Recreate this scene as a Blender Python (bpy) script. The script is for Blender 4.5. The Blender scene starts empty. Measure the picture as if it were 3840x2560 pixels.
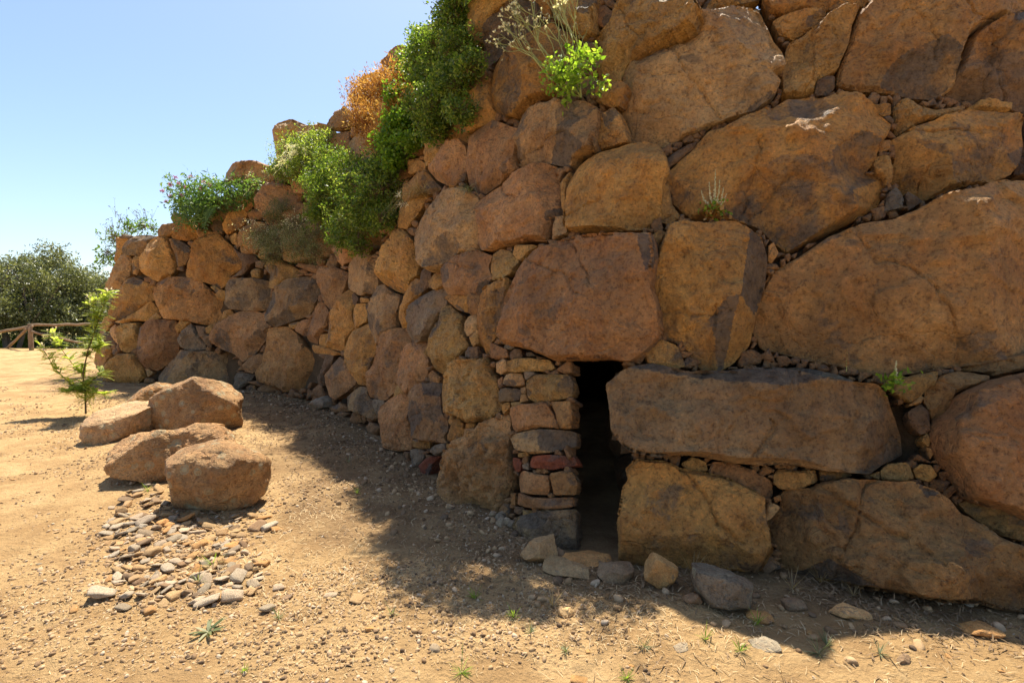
import bpy, math, random
import numpy as np
from mathutils import Vector
from mathutils.geometry import delaunay_2d_cdt

# ------------------------------------------------------------------ camera, sky, sun
S = bpy.context.scene
C = S.collection
PITCH = math.radians(3.1)
EYE = np.array([0.0, 0.0, 1.6])
cam_d = bpy.data.cameras.new('camera'); cam_d.lens = 18; cam_d.sensor_width = 36
cam_d.clip_start = 0.05; cam_d.clip_end = 3000
cam = bpy.data.objects.new('camera', cam_d); C.objects.link(cam)
cam.location = EYE; cam.rotation_euler = (math.radians(90) - PITCH, 0, 0)
S.camera = cam

SUN_EL = math.radians(65); SUN_PHI = math.radians(0)      # light travels from behind the wall towards the camera
w = bpy.data.worlds.new('World'); S.world = w; w.use_nodes = True
nt = w.node_tree; nt.nodes.clear()
sky = nt.nodes.new('ShaderNodeTexSky'); sky.sky_type = 'NISHITA'; sky.sun_disc = False
sky.sun_elevation = SUN_EL; sky.sun_rotation = -SUN_PHI
sky.altitude = 200; sky.air_density = 1.0; sky.dust_density = 1.3; sky.ozone_density = 2.6
bg = nt.nodes.new('ShaderNodeBackground'); bg.inputs[1].default_value = 0.10
wo = nt.nodes.new('ShaderNodeOutputWorld')
nt.links.new(sky.outputs[0], bg.inputs[0]); nt.links.new(bg.outputs[0], wo.inputs[0])
sl = bpy.data.lights.new('sun', 'SUN'); sl.energy = 5.0; sl.angle = math.radians(0.5); sl.color = (1.0, 0.93, 0.80)
sun = bpy.data.objects.new('sun', sl); C.objects.link(sun)
LD = np.array([math.sin(SUN_PHI) * math.cos(SUN_EL), -math.cos(SUN_PHI) * math.cos(SUN_EL), -math.sin(SUN_EL)])
sun.rotation_euler = Vector(LD).to_track_quat('-Z', 'Y').to_euler()
S.view_settings.view_transform = 'Standard'; S.view_settings.look = 'None'
S.view_settings.exposure = 1.06; S.view_settings.gamma = 1.0
try: S.view_settings.use_curve_mapping = False
except Exception: pass

rng = np.random.default_rng(7)
random.seed(7)
U = lambda a, b: float(rng.uniform(a, b))

# ------------------------------------------------------------------ picture measurement helpers (source pixels 3840x2560)
F = 1920.0
CP, SP = math.cos(PITCH), math.sin(PITCH)
def rays(px):
    px = np.atleast_2d(np.asarray(px, float))
    x = (px[:, 0] - 1920) / F; y = -(px[:, 1] - 1280) / F
    d = np.stack([x, CP + y * SP, -SP + y * CP], 1)
    return d / np.linalg.norm(d, axis=1)[:, None]
K = 3840 / 2352.0
def M(s):
    v = [tuple(map(float, t.split(','))) for t in s.split()]
    return np.array(v) * K
CROP = {'A': (300, 700, .5102), 'B': (1000, 700, .5102), 'C': (1400, 1200, .5102), 'D': (1400, 400, .5102),
        'E': (900, 300, .5102), 'F': (1700, 0, .76531), 'G': (2640, 0, .76531), 'H': (2640, 1200, .76531), 'M': (0, 0, K)}
def T(tag, s):
    ox, oy, k = CROP[tag]
    v = np.array([tuple(map(float, t.split(','))) for t in s.split()])
    return v * k + np.array([ox, oy])
def on_plane(px, z=0.0):
    d = rays(px); t = (z - EYE[2]) / d[:, 2]
    return EYE + d * t[:, None]
def at_depth(x, y, Y):                       # M-frame pixel -> world point on the plane at forward distance Y
    d = rays([[x * K, y * K]])[0]
    return EYE + d * (Y / d[1])

# ------------------------------------------------------------------ noise
def _hash(i, j, k, seed):
    h = (i * 374761393 + j * 668265263 + k * 2147483647 + seed * 1274126177) & 0xffffffff
    h = ((h ^ (h >> 13)) * 1274126177) & 0xffffffff
    h = (h ^ (h >> 16)) & 0xffffffff
    return h.astype(np.float64) / 4294967295.0 * 2 - 1
def vnoise(p, seed=0):
    p = np.asarray(p, float); f = np.floor(p); i = f.astype(np.int64); t = p - f
    t = t * t * t * (t * (t * 6 - 15) + 10)
    r = 0
    for a in (0, 1):
        for b in (0, 1):
            for c in (0, 1):
                wgt = (t[:, 0] if a else 1 - t[:, 0]) * (t[:, 1] if b else 1 - t[:, 1]) * (t[:, 2] if c else 1 - t[:, 2])
                r = r + wgt * _hash(i[:, 0] + a, i[:, 1] + b, i[:, 2] + c, seed)
    return r
def fbm(p, octaves=4, seed=0, gain=0.5):
    r = 0; a = 1.0; f = 1.0
    for o in range(octaves):
        r = r + a * vnoise(p * f + 17.3 * o, seed + o); a *= gain; f *= 2.03
    return r
def ridged(p, octaves=3, seed=0):
    r = 0; a = 1.0; f = 1.0
    for o in range(octaves):
        r = r + a * (1 - np.abs(vnoise(p * f + 9.1 * o, seed + o)) * 2); a *= 0.5; f *= 2.1
    return r

# ------------------------------------------------------------------ materials
def nodes(name):
    m = bpy.data.materials.new(name); m.use_nodes = True
    t = m.node_tree; t.nodes.clear()
    o = t.nodes.new('ShaderNodeOutputMaterial')
    return m, t, o
class G:
    def __init__(s, t): s.t = t
    def n(s, typ, **kw):
        x = s.t.nodes.new(typ)
        for k, v in kw.items(): setattr(x, k, v)
        return x
    def l(s, a, b): s.t.links.new(a, b)
    def noise(s, vec, scale, detail=6, rough=0.6, dist=0.0):
        x = s.n('ShaderNodeTexNoise'); x.inputs['Scale'].default_value = scale; x.inputs['Detail'].default_value = detail
        x.inputs['Roughness'].default_value = rough; x.inputs['Distortion'].default_value = dist
        s.l(vec, x.inputs['Vector']); return x.outputs['Fac']
    def ramp(s, fac, stops, interp='LINEAR'):
        x = s.n('ShaderNodeValToRGB'); r = x.color_ramp; r.interpolation = interp
        while len(r.elements) < len(stops): r.elements.new(0.5)
        for e, (p, c) in zip(r.elements, stops):
            e.position = p; e.color = (c if isinstance(c, tuple) else (c, c, c)) + (1,) if not (isinstance(c, tuple) and len(c) == 4) else c
        s.l(fac, x.inputs[0]); return x.outputs[0]
    def mix(s, fac, a, b, mode='MIX'):
        x = s.n('ShaderNodeMix', data_type='RGBA', blend_type=mode)
        for sock, v in ((x.inputs[0], fac), (x.inputs[6], a), (x.inputs[7], b)):
            if hasattr(v, 'default_value') or hasattr(v, 'is_linked'): s.l(v, sock)
            elif isinstance(v, tuple): sock.default_value = v + (1,) if len(v) == 3 else v
            else: sock.default_value = v
        return x.outputs[2]
    def math(s, op, a, b=None, clamp=False):
        x = s.n('ShaderNodeMath', operation=op, use_clamp=clamp)
        for sock, v in ((x.inputs[0], a), (x.inputs[1], b)):
            if v is None: continue
            if hasattr(v, 'is_linked'): s.l(v, sock)
            else: sock.default_value = v
        return x.outputs[0]

def rock_material(name, bump=0.5, scale=1.0, lichen=0.0):
    m, t, o = nodes(name); g = G(t)
    tc = g.n('ShaderNodeTexCoord'); oi = g.n('ShaderNodeObjectInfo')
    rv = g.n('ShaderNodeCombineXYZ')
    for k in range(3): g.l(g.math('MULTIPLY', oi.outputs['Random'], 37.0 + 11 * k), rv.inputs[k])
    ad = g.n('ShaderNodeVectorMath', operation='ADD'); g.l(tc.outputs['Object'], ad.inputs[0]); g.l(rv.outputs[0], ad.inputs[1])
    V = ad.outputs[0]
    mp = g.n('ShaderNodeMapping'); mp.inputs['Scale'].default_value = (1.6, 1.6, .5); g.l(V, mp.inputs[0])
    base = oi.outputs['Color']; grey = oi.outputs['Alpha']
    n1 = g.noise(V, 1.7 * scale, 8, .62, .3); n2 = g.noise(V, 6 * scale, 8, .7, .2); n3 = g.noise(V, 42 * scale, 6, .7)
    st = g.noise(mp.outputs[0], 3.5 * scale, 7, .7, .4)
    # warm / pale variation of the stone's own colour
    c = g.mix(g.ramp(n1, [(.38, 0.0), (.60, 1.0)]), g.mix(1.0, base, (.78, .70, .62), 'MULTIPLY'), g.mix(1.0, base, (1.28, 1.2, 1.1), 'MULTIPLY'))
    c = g.mix(g.math('MULTIPLY', g.ramp(st, [(.45, 0.0), (.62, 1.0)]), .45), c, g.mix(1.0, base, (1.15, .86, .66), 'MULTIPLY'))
    # dark grey weathering skin, flaked off in patches with crisp rims; facets carry their own share of it
    fa = g.n('ShaderNodeAttribute', attribute_name='patina')
    lvl = g.math('ADD', g.math('MULTIPLY', grey, .30), g.math('MULTIPLY', fa.outputs['Fac'], .10))
    pn = g.math('ADD', g.noise(V, 2.6 * scale, 9, .58, .5), lvl)
    pm = g.ramp(pn, [(.71, 0.0), (.745, 1.0)])
    fn = g.math('ADD', g.math('ADD', g.math('MULTIPLY', g.noise(V, 5 * scale, 9, .7, .2), .7), g.math('MULTIPLY', n2, .35)), g.math('MULTIPLY', fa.outputs['Fac'], .50))
    fm = g.ramp(fn, [(.75, 0.0), (.90, 1.0)])
    c = g.mix(g.math('MULTIPLY', fm, .8), c, g.mix(g.ramp(n2, [(.3, 0.0), (.7, 1.0)]), (.075, .062, .048), (.200, .160, .115)))
    c = g.mix(g.math('MULTIPLY', pm, .62), c, g.mix(g.ramp(n2, [(.3, 0.0), (.7, 1.0)]), (.120, .092, .062), (.225, .170, .110)))
    # fine grain
    c = g.mix(g.ramp(n2, [(.30, .55), (.50, 0.0)]), c, g.mix(1.0, c, (.62, .55, .50), 'MULTIPLY'))
    c = g.mix(g.ramp(n3, [(.37, .8), (.46, 0.0)]), c, g.mix(1.0, c, (.46, .41, .37), 'MULTIPLY'))
    c = g.mix(g.ramp(n3, [(.55, 0.0), (.66, .6)]), c, g.mix(1.0, c, (1.6, 1.5, 1.4), 'MULTIPLY'))
    n4 = g.noise(V, 17 * scale, 8, .78, .1)
    c = g.mix(g.ramp(n4, [(.36, .75), (.47, 0.0)]), c, g.mix(1.0, c, (.42, .36, .32), 'MULTIPLY'))
    c = g.mix(g.ramp(n4, [(.54, 0.0), (.66, .55)]), c, g.mix(1.0, c, (1.5, 1.42, 1.32), 'MULTIPLY'))
    if lichen:
        vo = g.n('ShaderNodeTexVoronoi'); vo.inputs['Scale'].default_value = 7; g.l(V, vo.inputs['Vector'])
        ring = g.ramp(g.math('ADD', vo.outputs['Distance'], g.math('MULTIPLY', n3, .25)), [(.24, 1.0), (.32, .2), (.37, .9), (.42, 0.0)])
        li = g.math('MULTIPLY', g.math('MULTIPLY', ring, g.ramp(n1, [(.36, 0.0), (.46, 1.0)])), lichen)
        c = g.mix(li, c, (.55, .50, .30))
    b = g.n('ShaderNodeBsdfPrincipled'); b.inputs['Roughness'].default_value = .66
    b.inputs['Specular IOR Level'].default_value = .38
    g.l(c, b.inputs['Base Color'])
    # relief: pits, grain, hairline cracks
    vc = g.n('ShaderNodeTexVoronoi', feature='DISTANCE_TO_EDGE'); vc.inputs['Scale'].default_value = 1.5 * scale
    dv = g.n('ShaderNodeVectorMath', operation='ADD'); g.l(V, dv.inputs[0])
    nc = g.n('ShaderNodeTexNoise'); nc.inputs['Scale'].default_value = 3.0; nc.inputs['Detail'].default_value = 5; g.l(V, nc.inputs['Vector'])
    sc = g.n('ShaderNodeVectorMath', operation='SCALE'); sc.inputs['Scale'].default_value = .55; g.l(nc.outputs['Color'], sc.inputs[0]); g.l(sc.outputs[0], dv.inputs[1])
    g.l(dv.outputs[0], vc.inputs['Vector'])
    crack = g.math('MULTIPLY', g.ramp(vc.outputs['Distance'], [(0.0, 0.0), (.018, 1.0)]), g.ramp(n1, [(.42, 1.0), (.50, 1.0)]))
    h = g.math('ADD', g.math('MULTIPLY', g.noise(V, 9 * scale, 10, .78, .1), 1.1), g.math('ADD', g.math('MULTIPLY', n3, .45), g.math('MULTIPLY', n4, .7)))
    h = g.math('ADD', h, g.math('MULTIPLY', g.noise(mp.outputs[0], 5 * scale, 8, .7, .35), .6))
    h = g.math('ADD', h, g.math('MULTIPLY', crack, .30))
    fl1 = g.ramp(g.noise(V, 3.3 * scale, 9, .62, .6), [(.40, 0.0), (.425, .35), (.50, .38), (.515, .7), (.60, .75), (.615, 1.0)])
    h = g.math('ADD', h, g.math('MULTIPLY', fl1, .42)); h = g.math('SUBTRACT', h, g.math('MULTIPLY', pm, .12))
    pit = g.n('ShaderNodeTexVoronoi'); pit.inputs['Scale'].default_value = 26 * scale; g.l(V, pit.inputs['Vector'])
    h = g.math('SUBTRACT', h, g.math('MULTIPLY', g.ramp(pit.outputs['Distance'], [(.0, 1.0), (.22, 0.0)]), g.ramp(n2, [(.45, 0.0), (.6, .35)])))
    bp = g.n('ShaderNodeBump'); bp.inputs['Strength'].default_value = bump; bp.inputs['Distance'].default_value = .085 / scale
    g.l(h, bp.inputs['Height']); g.l(bp.outputs[0], b.inputs['Normal'])
    g.l(b.outputs[0], o.inputs[0]); return m

def plain_material(name, c1, c2, scale=4, rough=.9, bump=.3, dist=.02):
    m, t, o = nodes(name); g = G(t)
    tc = g.n('ShaderNodeTexCoord'); V = tc.outputs['Object']
    n1 = g.noise(V, scale, 8, .65); n2 = g.noise(V, scale * 7, 6, .7)
    c = g.mix(g.ramp(n1, [(.35, 0.0), (.65, 1.0)]), c1, c2)
    c = g.mix(g.ramp(n2, [(.3, .5), (.5, 0.0)]), c, g.mix(1.0, c, (.55, .5, .45), 'MULTIPLY'))
    b = g.n('ShaderNodeBsdfPrincipled'); b.inputs['Roughness'].default_value = rough; b.inputs['Specular IOR Level'].default_value = .2
    g.l(c, b.inputs['Base Color'])
    bp = g.n('ShaderNodeBump'); bp.inputs['Strength'].default_value = bump; bp.inputs['Distance'].default_value = dist
    g.l(g.math('ADD', n1, g.math('MULTIPLY', n2, .4)), bp.inputs['Height']); g.l(bp.outputs[0], b.inputs['Normal'])
    g.l(b.outputs[0], o.inputs[0]); return m

def leaf_material(name, c1, c2, c3, trans=.45, gloss=.5):
    """colour varies leaf by leaf through the point attribute 'tone'"""
    m, t, o = nodes(name); g = G(t)
    a = g.n('ShaderNodeAttribute', attribute_name='tone')
    c = g.ramp(a.outputs['Fac'], [(0.0, c1), (.5, c2), (1.0, c3)])
    b = g.n('ShaderNodeBsdfPrincipled'); b.inputs['Roughness'].default_value = gloss; b.inputs['Specular IOR Level'].default_value = .4
    g.l(c, b.inputs['Base Color'])
    tr = g.n('ShaderNodeBsdfTranslucent'); g.l(g.mix(1.0, c, (1.5, 1.5, .8), 'MULTIPLY'), tr.inputs[0])
    mx = g.n('ShaderNodeMixShader'); mx.inputs[0].default_value = trans
    g.l(b.outputs[0], mx.inputs[1]); g.l(tr.outputs[0], mx.inputs[2]); g.l(mx.outputs[0], o.inputs[0]); return m

ROCK = rock_material('weathered_basalt', .9)
ROCK_ROUGH = rock_material('crumbly_tuff', 1.0, 1.4)
ROCK_LICHEN = rock_material('lichened_boulder', .9, 1.5, .8)
PEBBLE = rock_material('loose_stone', .5, 5.0)
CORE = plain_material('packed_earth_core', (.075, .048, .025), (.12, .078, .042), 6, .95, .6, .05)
WOOD = plain_material('weathered_wood', (.20, .13, .075), (.34, .24, .15), 6, .85, .5, .01)
BARK = plain_material('grey_bark', (.10, .08, .06), (.18, .15, .12), 8, .9, .6, .03)
STEM_G = plain_material('green_stem', (.28, .32, .10), (.40, .40, .16), 20, .7, .1)
STEM_B = plain_material('brown_twig', (.14, .09, .05), (.22, .15, .08), 20, .8, .1)
STRAW = plain_material('dry_straw', (.42, .29, .14), (.62, .47, .27), 5, .8, .1)
L_BUSH = leaf_material('glossy_backlit_green_leaf', (.05, .10, .014), (.14, .210, .030), (.32, .38, .080), .55, .4)  # brighter, yellower leaf colour, with the backlight painted into it
L_LIME = leaf_material('backlit_lime_leaf', (.10, .19, .02), (.20, .32, .03), (.34, .44, .07), .6)
L_ORANGE = leaf_material('dry_orange_leaf', (.22, .095, .025), (.42, .20, .055), (.60, .42, .17), .5)
L_OLIVE = leaf_material('olive_grey_leaf', (.055, .066, .028), (.13, .145, .060), (.32, .33, .19), .38, .35)
L_SAGE = leaf_material('sage_leaf', (.09, .115, .04), (.18, .20, .085), (.36, .36, .21), .4)
L_SAP = leaf_material('young_yellow_green_leaf', (.18, .26, .04), (.36, .42, .08), (.56, .58, .20), .62)
L_FERN = leaf_material('fern_green', (.05, .10, .022), (.10, .19, .040), (.22, .33, .08), .45)
PETAL_W = leaf_material('cream_petal', (.62, .58, .42), (.72, .68, .52), (.80, .78, .66), .4)
PETAL_P = leaf_material('purple_petal', (.30, .08, .26), (.42, .14, .36), (.55, .28, .50), .4)
RED_SPIKE = leaf_material('reddish_flower_spike', (.28, .07, .03), (.36, .16, .06), (.45, .38, .16), .3)

def ground_material():
    m, t, o = nodes('sandy_earth'); g = G(t)
    tc = g.n('ShaderNodeTexCoord'); V = tc.outputs['Object']
    n0 = g.noise(V, .55, 5, .6, .4); n1 = g.noise(V, 2.6, 8, .65, .3); n2 = g.noise(V, 17, 8, .72); n3 = g.noise(V, 95, 5, .7)
    c = g.mix(g.ramp(n0, [(.38, 0.0), (.62, 1.0)]), (.46, .290, .128), (.56, .365, .170))
    c = g.mix(g.ramp(n1, [(.40, .75), (.56, 0.0)]), c, (.345, .205, .088))
    c = g.mix(g.ramp(n1, [(.58, 0.0), (.72, .6)]), c, (.58, .41, .21))
    c = g.mix(g.ramp(n2, [(.32, .6), (.46, 0.0)]), c, (.27, .165, .075))
    c = g.mix(g.ramp(n2, [(.60, 0.0), (.70, .5)]), c, (.62, .46, .27))
    c = g.mix(g.ramp(n3, [(.32, .5), (.42, 0.0)]), c, (.23, .15, .08))
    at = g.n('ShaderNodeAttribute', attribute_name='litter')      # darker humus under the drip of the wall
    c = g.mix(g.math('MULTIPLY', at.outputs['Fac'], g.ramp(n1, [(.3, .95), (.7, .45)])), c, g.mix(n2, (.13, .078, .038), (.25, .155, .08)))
    at2 = g.n('ShaderNodeAttribute', attribute_name='green')
    c = g.mix(g.math('MULTIPLY', at2.outputs['Fac'], g.ramp(n1, [(.4, .9), (.6, .2)])), c, (.16, .18, .06))
    b = g.n('ShaderNodeBsdfPrincipled'); b.inputs['Roughness'].default_value = .95; b.inputs['Specular IOR Level'].default_value = .12
    g.l(c, b.inputs['Base Color'])
    vo = g.n('ShaderNodeTexVoronoi'); vo.inputs['Scale'].default_value = 34; g.l(V, vo.inputs['Vector'])
    gr = g.ramp(vo.outputs['Distance'], [(.0, 1.0), (.45, 0.0)])
    h = g.math('ADD', g.math('MULTIPLY', n1, 1.2), g.math('ADD', g.math('MULTIPLY', n2, .9), g.math('MULTIPLY', n3, .25)))
    h = g.math('ADD', h, g.math('MULTIPLY', gr, .18))
    bp = g.n('ShaderNodeBump'); bp.inputs['Strength'].default_value = 1.0; bp.inputs['Distance'].default_value = .05
    g.l(h, bp.inputs['Height']); g.l(bp.outputs[0], b.inputs['Normal'])
    g.l(b.outputs[0], o.inputs[0]); return m
GROUND = ground_material()

# ------------------------------------------------------------------ object helpers
def mesh_obj(name, verts, faces, mat, parent=None, origin=None, smooth=True, attrs=None, sharp=None):
    verts = np.asarray(verts, float)
    if origin is None: origin = np.zeros(3)
    me = bpy.data.meshes.new(name)
    fl = [tuple(int(i) for i in f) for f in faces] if not isinstance(faces, np.ndarray) else None
    if isinstance(faces, np.ndarray):
        nv = faces.shape[1]
        me.vertices.add(len(verts)); me.vertices.foreach_set('co', (verts - origin).ravel())
        me.loops.add(faces.size); me.loops.foreach_set('vertex_index', faces.ravel().astype(np.int32))
        me.polygons.add(len(faces)); me.polygons.foreach_set('loop_start', np.arange(0, faces.size, nv, dtype=np.int32))
        me.update(calc_edges=True); me.validate()
    else:
        me.from_pydata([tuple(v) for v in (verts - origin)], [], fl)
    if smooth: me.polygons.foreach_set('use_smooth', np.ones(len(me.polygons), bool))
    for k, v in (attrs or {}).items():
        a = me.attributes.new(k, 'FLOAT', 'POINT'); a.data.foreach_set('value', np.asarray(v, np.float32))
    me.update()
    if sharp is not None: me.set_sharp_from_angle(angle=math.radians(sharp))
    me.materials.append(mat)
    o = bpy.data.objects.new(name, me); C.objects.link(o)
    o.location = origin
    if parent is not None:
        o.parent = parent; o.location = Vector(origin) - parent.location
    return o
def empty(name, loc, label, cat, group=None):
    o = bpy.data.objects.new(name, None); C.objects.link(o); o.location = Vector(loc)
    o.empty_display_size = .1
    o['label'] = label; o['category'] = cat
    if group: o['group'] = group
    return o
def tag(o, label, cat, group=None, kind=None):
    if label: o['label'] = label
    if cat: o['category'] = cat
    if group: o['group'] = group
    if kind: o['kind'] = kind
    return o
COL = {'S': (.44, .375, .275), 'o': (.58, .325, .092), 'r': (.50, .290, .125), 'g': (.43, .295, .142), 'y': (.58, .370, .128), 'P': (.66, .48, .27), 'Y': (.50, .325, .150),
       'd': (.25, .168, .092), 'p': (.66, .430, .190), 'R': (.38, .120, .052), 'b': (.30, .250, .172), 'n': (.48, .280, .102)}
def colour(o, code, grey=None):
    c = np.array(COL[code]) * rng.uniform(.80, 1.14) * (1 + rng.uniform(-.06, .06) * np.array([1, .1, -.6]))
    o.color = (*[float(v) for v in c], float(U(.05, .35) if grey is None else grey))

# ------------------------------------------------------------------ the wall's surface: a base line on the ground, leaning back
bp_ = M("2352,1378 2150,1352 1900,1328 1650,1303 1430,1292 1300,1266 1190,1218 1100,1162 990,1098 890,1012 800,968 740,928 650,905 560,892 480,886 340,882 250,874")
base = on_plane(bp_)[:, :2]
ext_r = np.array([[9.5, 1.6], [7.2, 2.35], [5.0, 2.85]])
e = base[-1]
ext_l = np.array([e + [-.55, .45], e + [-.85, 1.3], e + [-.6, 2.6], e + [.4, 4.2], e + [2.2, 5.6], e + [5, 6.6]])
ctrl = np.vstack([ext_r, base, ext_l])
def chaikin(p, n, closed=False):
    for _ in range(n):
        if closed: q = np.roll(p, -1, 0)
        else: q = p[1:]; 
        a = p if closed else p[:-1]
        new = np.stack([a * .75 + q * .25, a * .25 + q * .75], 1).reshape(-1, 2)
        if not closed: new = np.vstack([p[:1], new, p[-1:]])
        p = new
    return p
dense = chaikin(ctrl, 3)
seg = np.linalg.norm(np.diff(dense, axis=0), axis=1); arc = np.concatenate([[0], np.cumsum(seg)])
NS = 900
sv = np.linspace(0, arc[-1], NS)
BX = np.stack([np.interp(sv, arc, dense[:, 0]), np.interp(sv, arc, dense[:, 1])], 1)
tan = np.gradient(BX, axis=0)
for _ in range(12): tan[1:-1] = (tan[:-2] + 2 * tan[1:-1] + tan[2:]) / 4
tan /= np.linalg.norm(tan, axis=1)[:, None]
NI = np.stack([tan[:, 1], -tan[:, 0]], 1)       # points into the wall
# curve runs from right to left, inward = right-hand side
mid = NS // 8
if NI[mid, 1] < 0: NI = -NI
s_door = sv[np.argmin(np.linalg.norm(BX - base[5], axis=1))]
s_left = sv[np.argmin(np.linalg.norm(BX - base[-4], axis=1))]
TB = np.interp(sv, [0, s_door, s_door + 2.4, s_left, sv[-1]], np.tan(np.radians([21, 21, 9, 8, 8])))
def wall_g(p):
    d = ((p[:, None, :2] - BX[None]) ** 2).sum(2); i = d.argmin(1)
    sd = ((p[:, :2] - BX[i]) * NI[i]).sum(1)
    return sd - TB[i] * p[:, 2], i
def hit(px):
    """world point, outward normal and curve index where the view ray meets the wall"""
    d = rays(px)[0]; ts = np.arange(1.5, 26, .06); P = EYE + ts[:, None] * d
    g, i = wall_g(P); k = np.where((g[:-1] < 0) & (g[1:] >= 0))[0]
    if len(k): k = k[0]; f = -g[k] / (g[k + 1] - g[k] + 1e-9); t = ts[k] + f * .06; j = i[k]
    else:
        near = np.where((ts > 8) & (ts < 17))[0]; k = near[np.argmax(g[near])]; t = ts[k]; j = i[k]
    n = np.array([-NI[j, 0], -NI[j, 1], TB[j]]); n /= np.linalg.norm(n)
    return EYE + t * d, n, int(j)

# ------------------------------------------------------------------ one wall stone from its outline
def seg_dist(p, a, b):
    ab = b - a; t = np.clip(((p - a) @ ab) / (ab @ ab + 1e-12), 0, 1)
    return np.linalg.norm(p - (a + t[:, None] * ab), axis=1)
stone_total = 0
def inside(poly, pts):
    x, y = pts[:, 0], pts[:, 1]; r = np.zeros(len(pts), bool); n = len(poly)
    for i in range(n):
        x1, y1 = poly[i]; x2, y2 = poly[(i + 1) % n]
        if y1 == y2: continue
        c = ((y1 > y) != (y2 > y)) & (x < (x2 - x1) * (y - y1) / (y2 - y1) + x1); r ^= c
    return r
def stone_mesh(poly, cuts=(), bulge=1.0, rough=1.0, res=1.0, seed=None, depth=None, push=None, tilt=1.0, facet=.22):
    seed = int(rng.integers(1e6)) if seed is None else seed
    r = np.random.default_rng(seed)
    cen = poly.mean(0)
    P0, n0, j = hit([cen])
    area = .5 * abs(np.dot(poly[:, 0], np.roll(poly[:, 1], 1)) - np.dot(poly[:, 1], np.roll(poly[:, 0], 1)))
    size_px = math.sqrt(area)
    dist = np.linalg.norm(P0 - EYE); sz = size_px * dist / F
    tocam = (EYE - P0) / dist
    n = n0 * .72 + tocam * .28 + r.normal(0, .035, 3) * tilt
    n /= np.linalg.norm(n)
    P0 = P0 + n * ((r.uniform(-.03, .05) if push is None else push) * min(1, sz))
    # outline: soften corners, roughen
    nx_ = np.roll(poly, -1, 0)
    out = np.stack([poly * .92 + nx_ * .08, poly * .08 + nx_ * .92], 1).reshape(-1, 2)
    sp = float(np.clip(size_px / 70, 5.5, 8)) * res
    pts = []
    for a, b in zip(out, np.roll(out, -1, 0)):
        k = max(1, int(np.linalg.norm(b - a) / (sp * .8)))
        for q in range(k): pts.append(a + (b - a) * q / k)
    pts = np.array(pts)
    q3 = np.column_stack([pts / (size_px * .28), np.full(len(pts), seed % 97)])
    wob = np.stack([fbm(q3, 4, 3), fbm(q3 + 31.7, 4, 4)], 1)
    pts = pts + wob * size_px * .010 * rough
    pts = cen + (pts - cen) * (1 + min(.03, 3.5 / size_px))
    lo, hi = pts.min(0), pts.max(0)
    gx, gy = np.meshgrid(np.arange(lo[0], hi[0], sp), np.arange(lo[1], hi[1], sp * .87))
    gx = gx + (np.arange(gx.shape[0]) % 2)[:, None] * sp * .5
    gr = np.stack([gx.ravel(), gy.ravel()], 1) + r.uniform(-.2, .2, (gx.size, 2)) * sp
    gr = gr[inside(pts, gr)]
    if len(gr):
        dm = np.full(len(gr), 1e9)
        for c0 in range(0, len(gr), 800):
            dd = np.linalg.norm(gr[c0:c0 + 800, None] - pts[None], axis=2).min(1); dm[c0:c0 + 800] = dd
        gr = gr[dm > sp * .6]
    nb = len(pts)
    allp = np.vstack([pts, gr]) if len(gr) else pts
    V2, E2, F2, *_ = delaunay_2d_cdt([Vector(p) for p in allp], [(i, (i + 1) % nb) for i in range(nb)], [list(range(nb))], 1, 1e-4)
    P2 = np.array([tuple(v) for v in V2])
    def to3(p2):
        d = rays(p2); t = ((P0 - EYE) @ n) / (d @ n); return EYE + d * t[:, None]
    W3 = to3(P2)
    u = np.cross([0, 0, 1.0], n); u /= np.linalg.norm(u); v = np.cross(n, u)
    uv = np.stack([(W3 - P0) @ u, (W3 - P0) @ v], 1)
    pw = to3(poly); puv = np.stack([(pw - P0) @ u, (pw - P0) @ v], 1)
    m = len(poly)
    H0 = min(sz, .9) * r.uniform(.14, .22) * bulge
    hs = []; pat = []
    for i in range(m):
        dd = seg_dist(uv, puv[i], puv[(i + 1) % m])
        if r.random() < facet: sl_, pa = r.uniform(.35, .8), r.uniform(.0, .8)
        else: sl_, pa = r.uniform(3.0, 8.0), r.uniform(0, .25)
        x = dd / (sz * .5)
        hs.append(sl_ * dd * (1.15 - .3 * np.clip(x, 0, 1))); pat.append(pa)
    # main face gently tilted in two or three planes
    for q in range(3):
        a = r.uniform(0, 2 * math.pi); dirv = np.array([math.cos(a), math.sin(a)])
        hs.append(H0 - (uv @ dirv) * r.uniform(.04, .20) + sz * .008 * q); pat.append(0.0)
    for q in range(r.integers(2, 5)):                # chips off the rim
        a = r.uniform(0, 2 * math.pi); dirv = np.array([math.cos(a), math.sin(a)])
        ext = np.percentile(uv @ dirv, 96)
        hs.append(H0 - ((uv @ dirv) - ext * r.uniform(.4, .85)) * r.uniform(.35, .9)); pat.append(r.uniform(0, .5))
    for (x1, y1, x2, y2, s_, pa, tg) in cuts:
        ln = to3(T(tg, "%f,%f %f,%f" % (x1, y1, x2, y2))); l2 = np.stack([(ln - P0) @ u, (ln - P0) @ v], 1)
        nn = l2[1] - l2[0]; nn = np.array([nn[1], -nn[0]]); nn /= np.linalg.norm(nn)
        if -l2[0] @ nn > 0: nn = -nn
        hs.append(H0 * 1.0 - ((uv - l2[0]) @ nn) * s_); pat.append(pa)
    Hs = np.array(hs); k = .009 * sz
    mn = Hs.min(0); am = Hs.argmin(0)
    h = mn - .25 * k * np.log(np.exp(-(Hs - mn) / (.25 * k)).sum(0))
    patina = np.array(pat)[am]
    q3 = W3 / (sz * .55)
    edge = np.clip(np.min(Hs[:m], 0) / (H0 * .5 + 1e-6), 0, 1)
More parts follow.
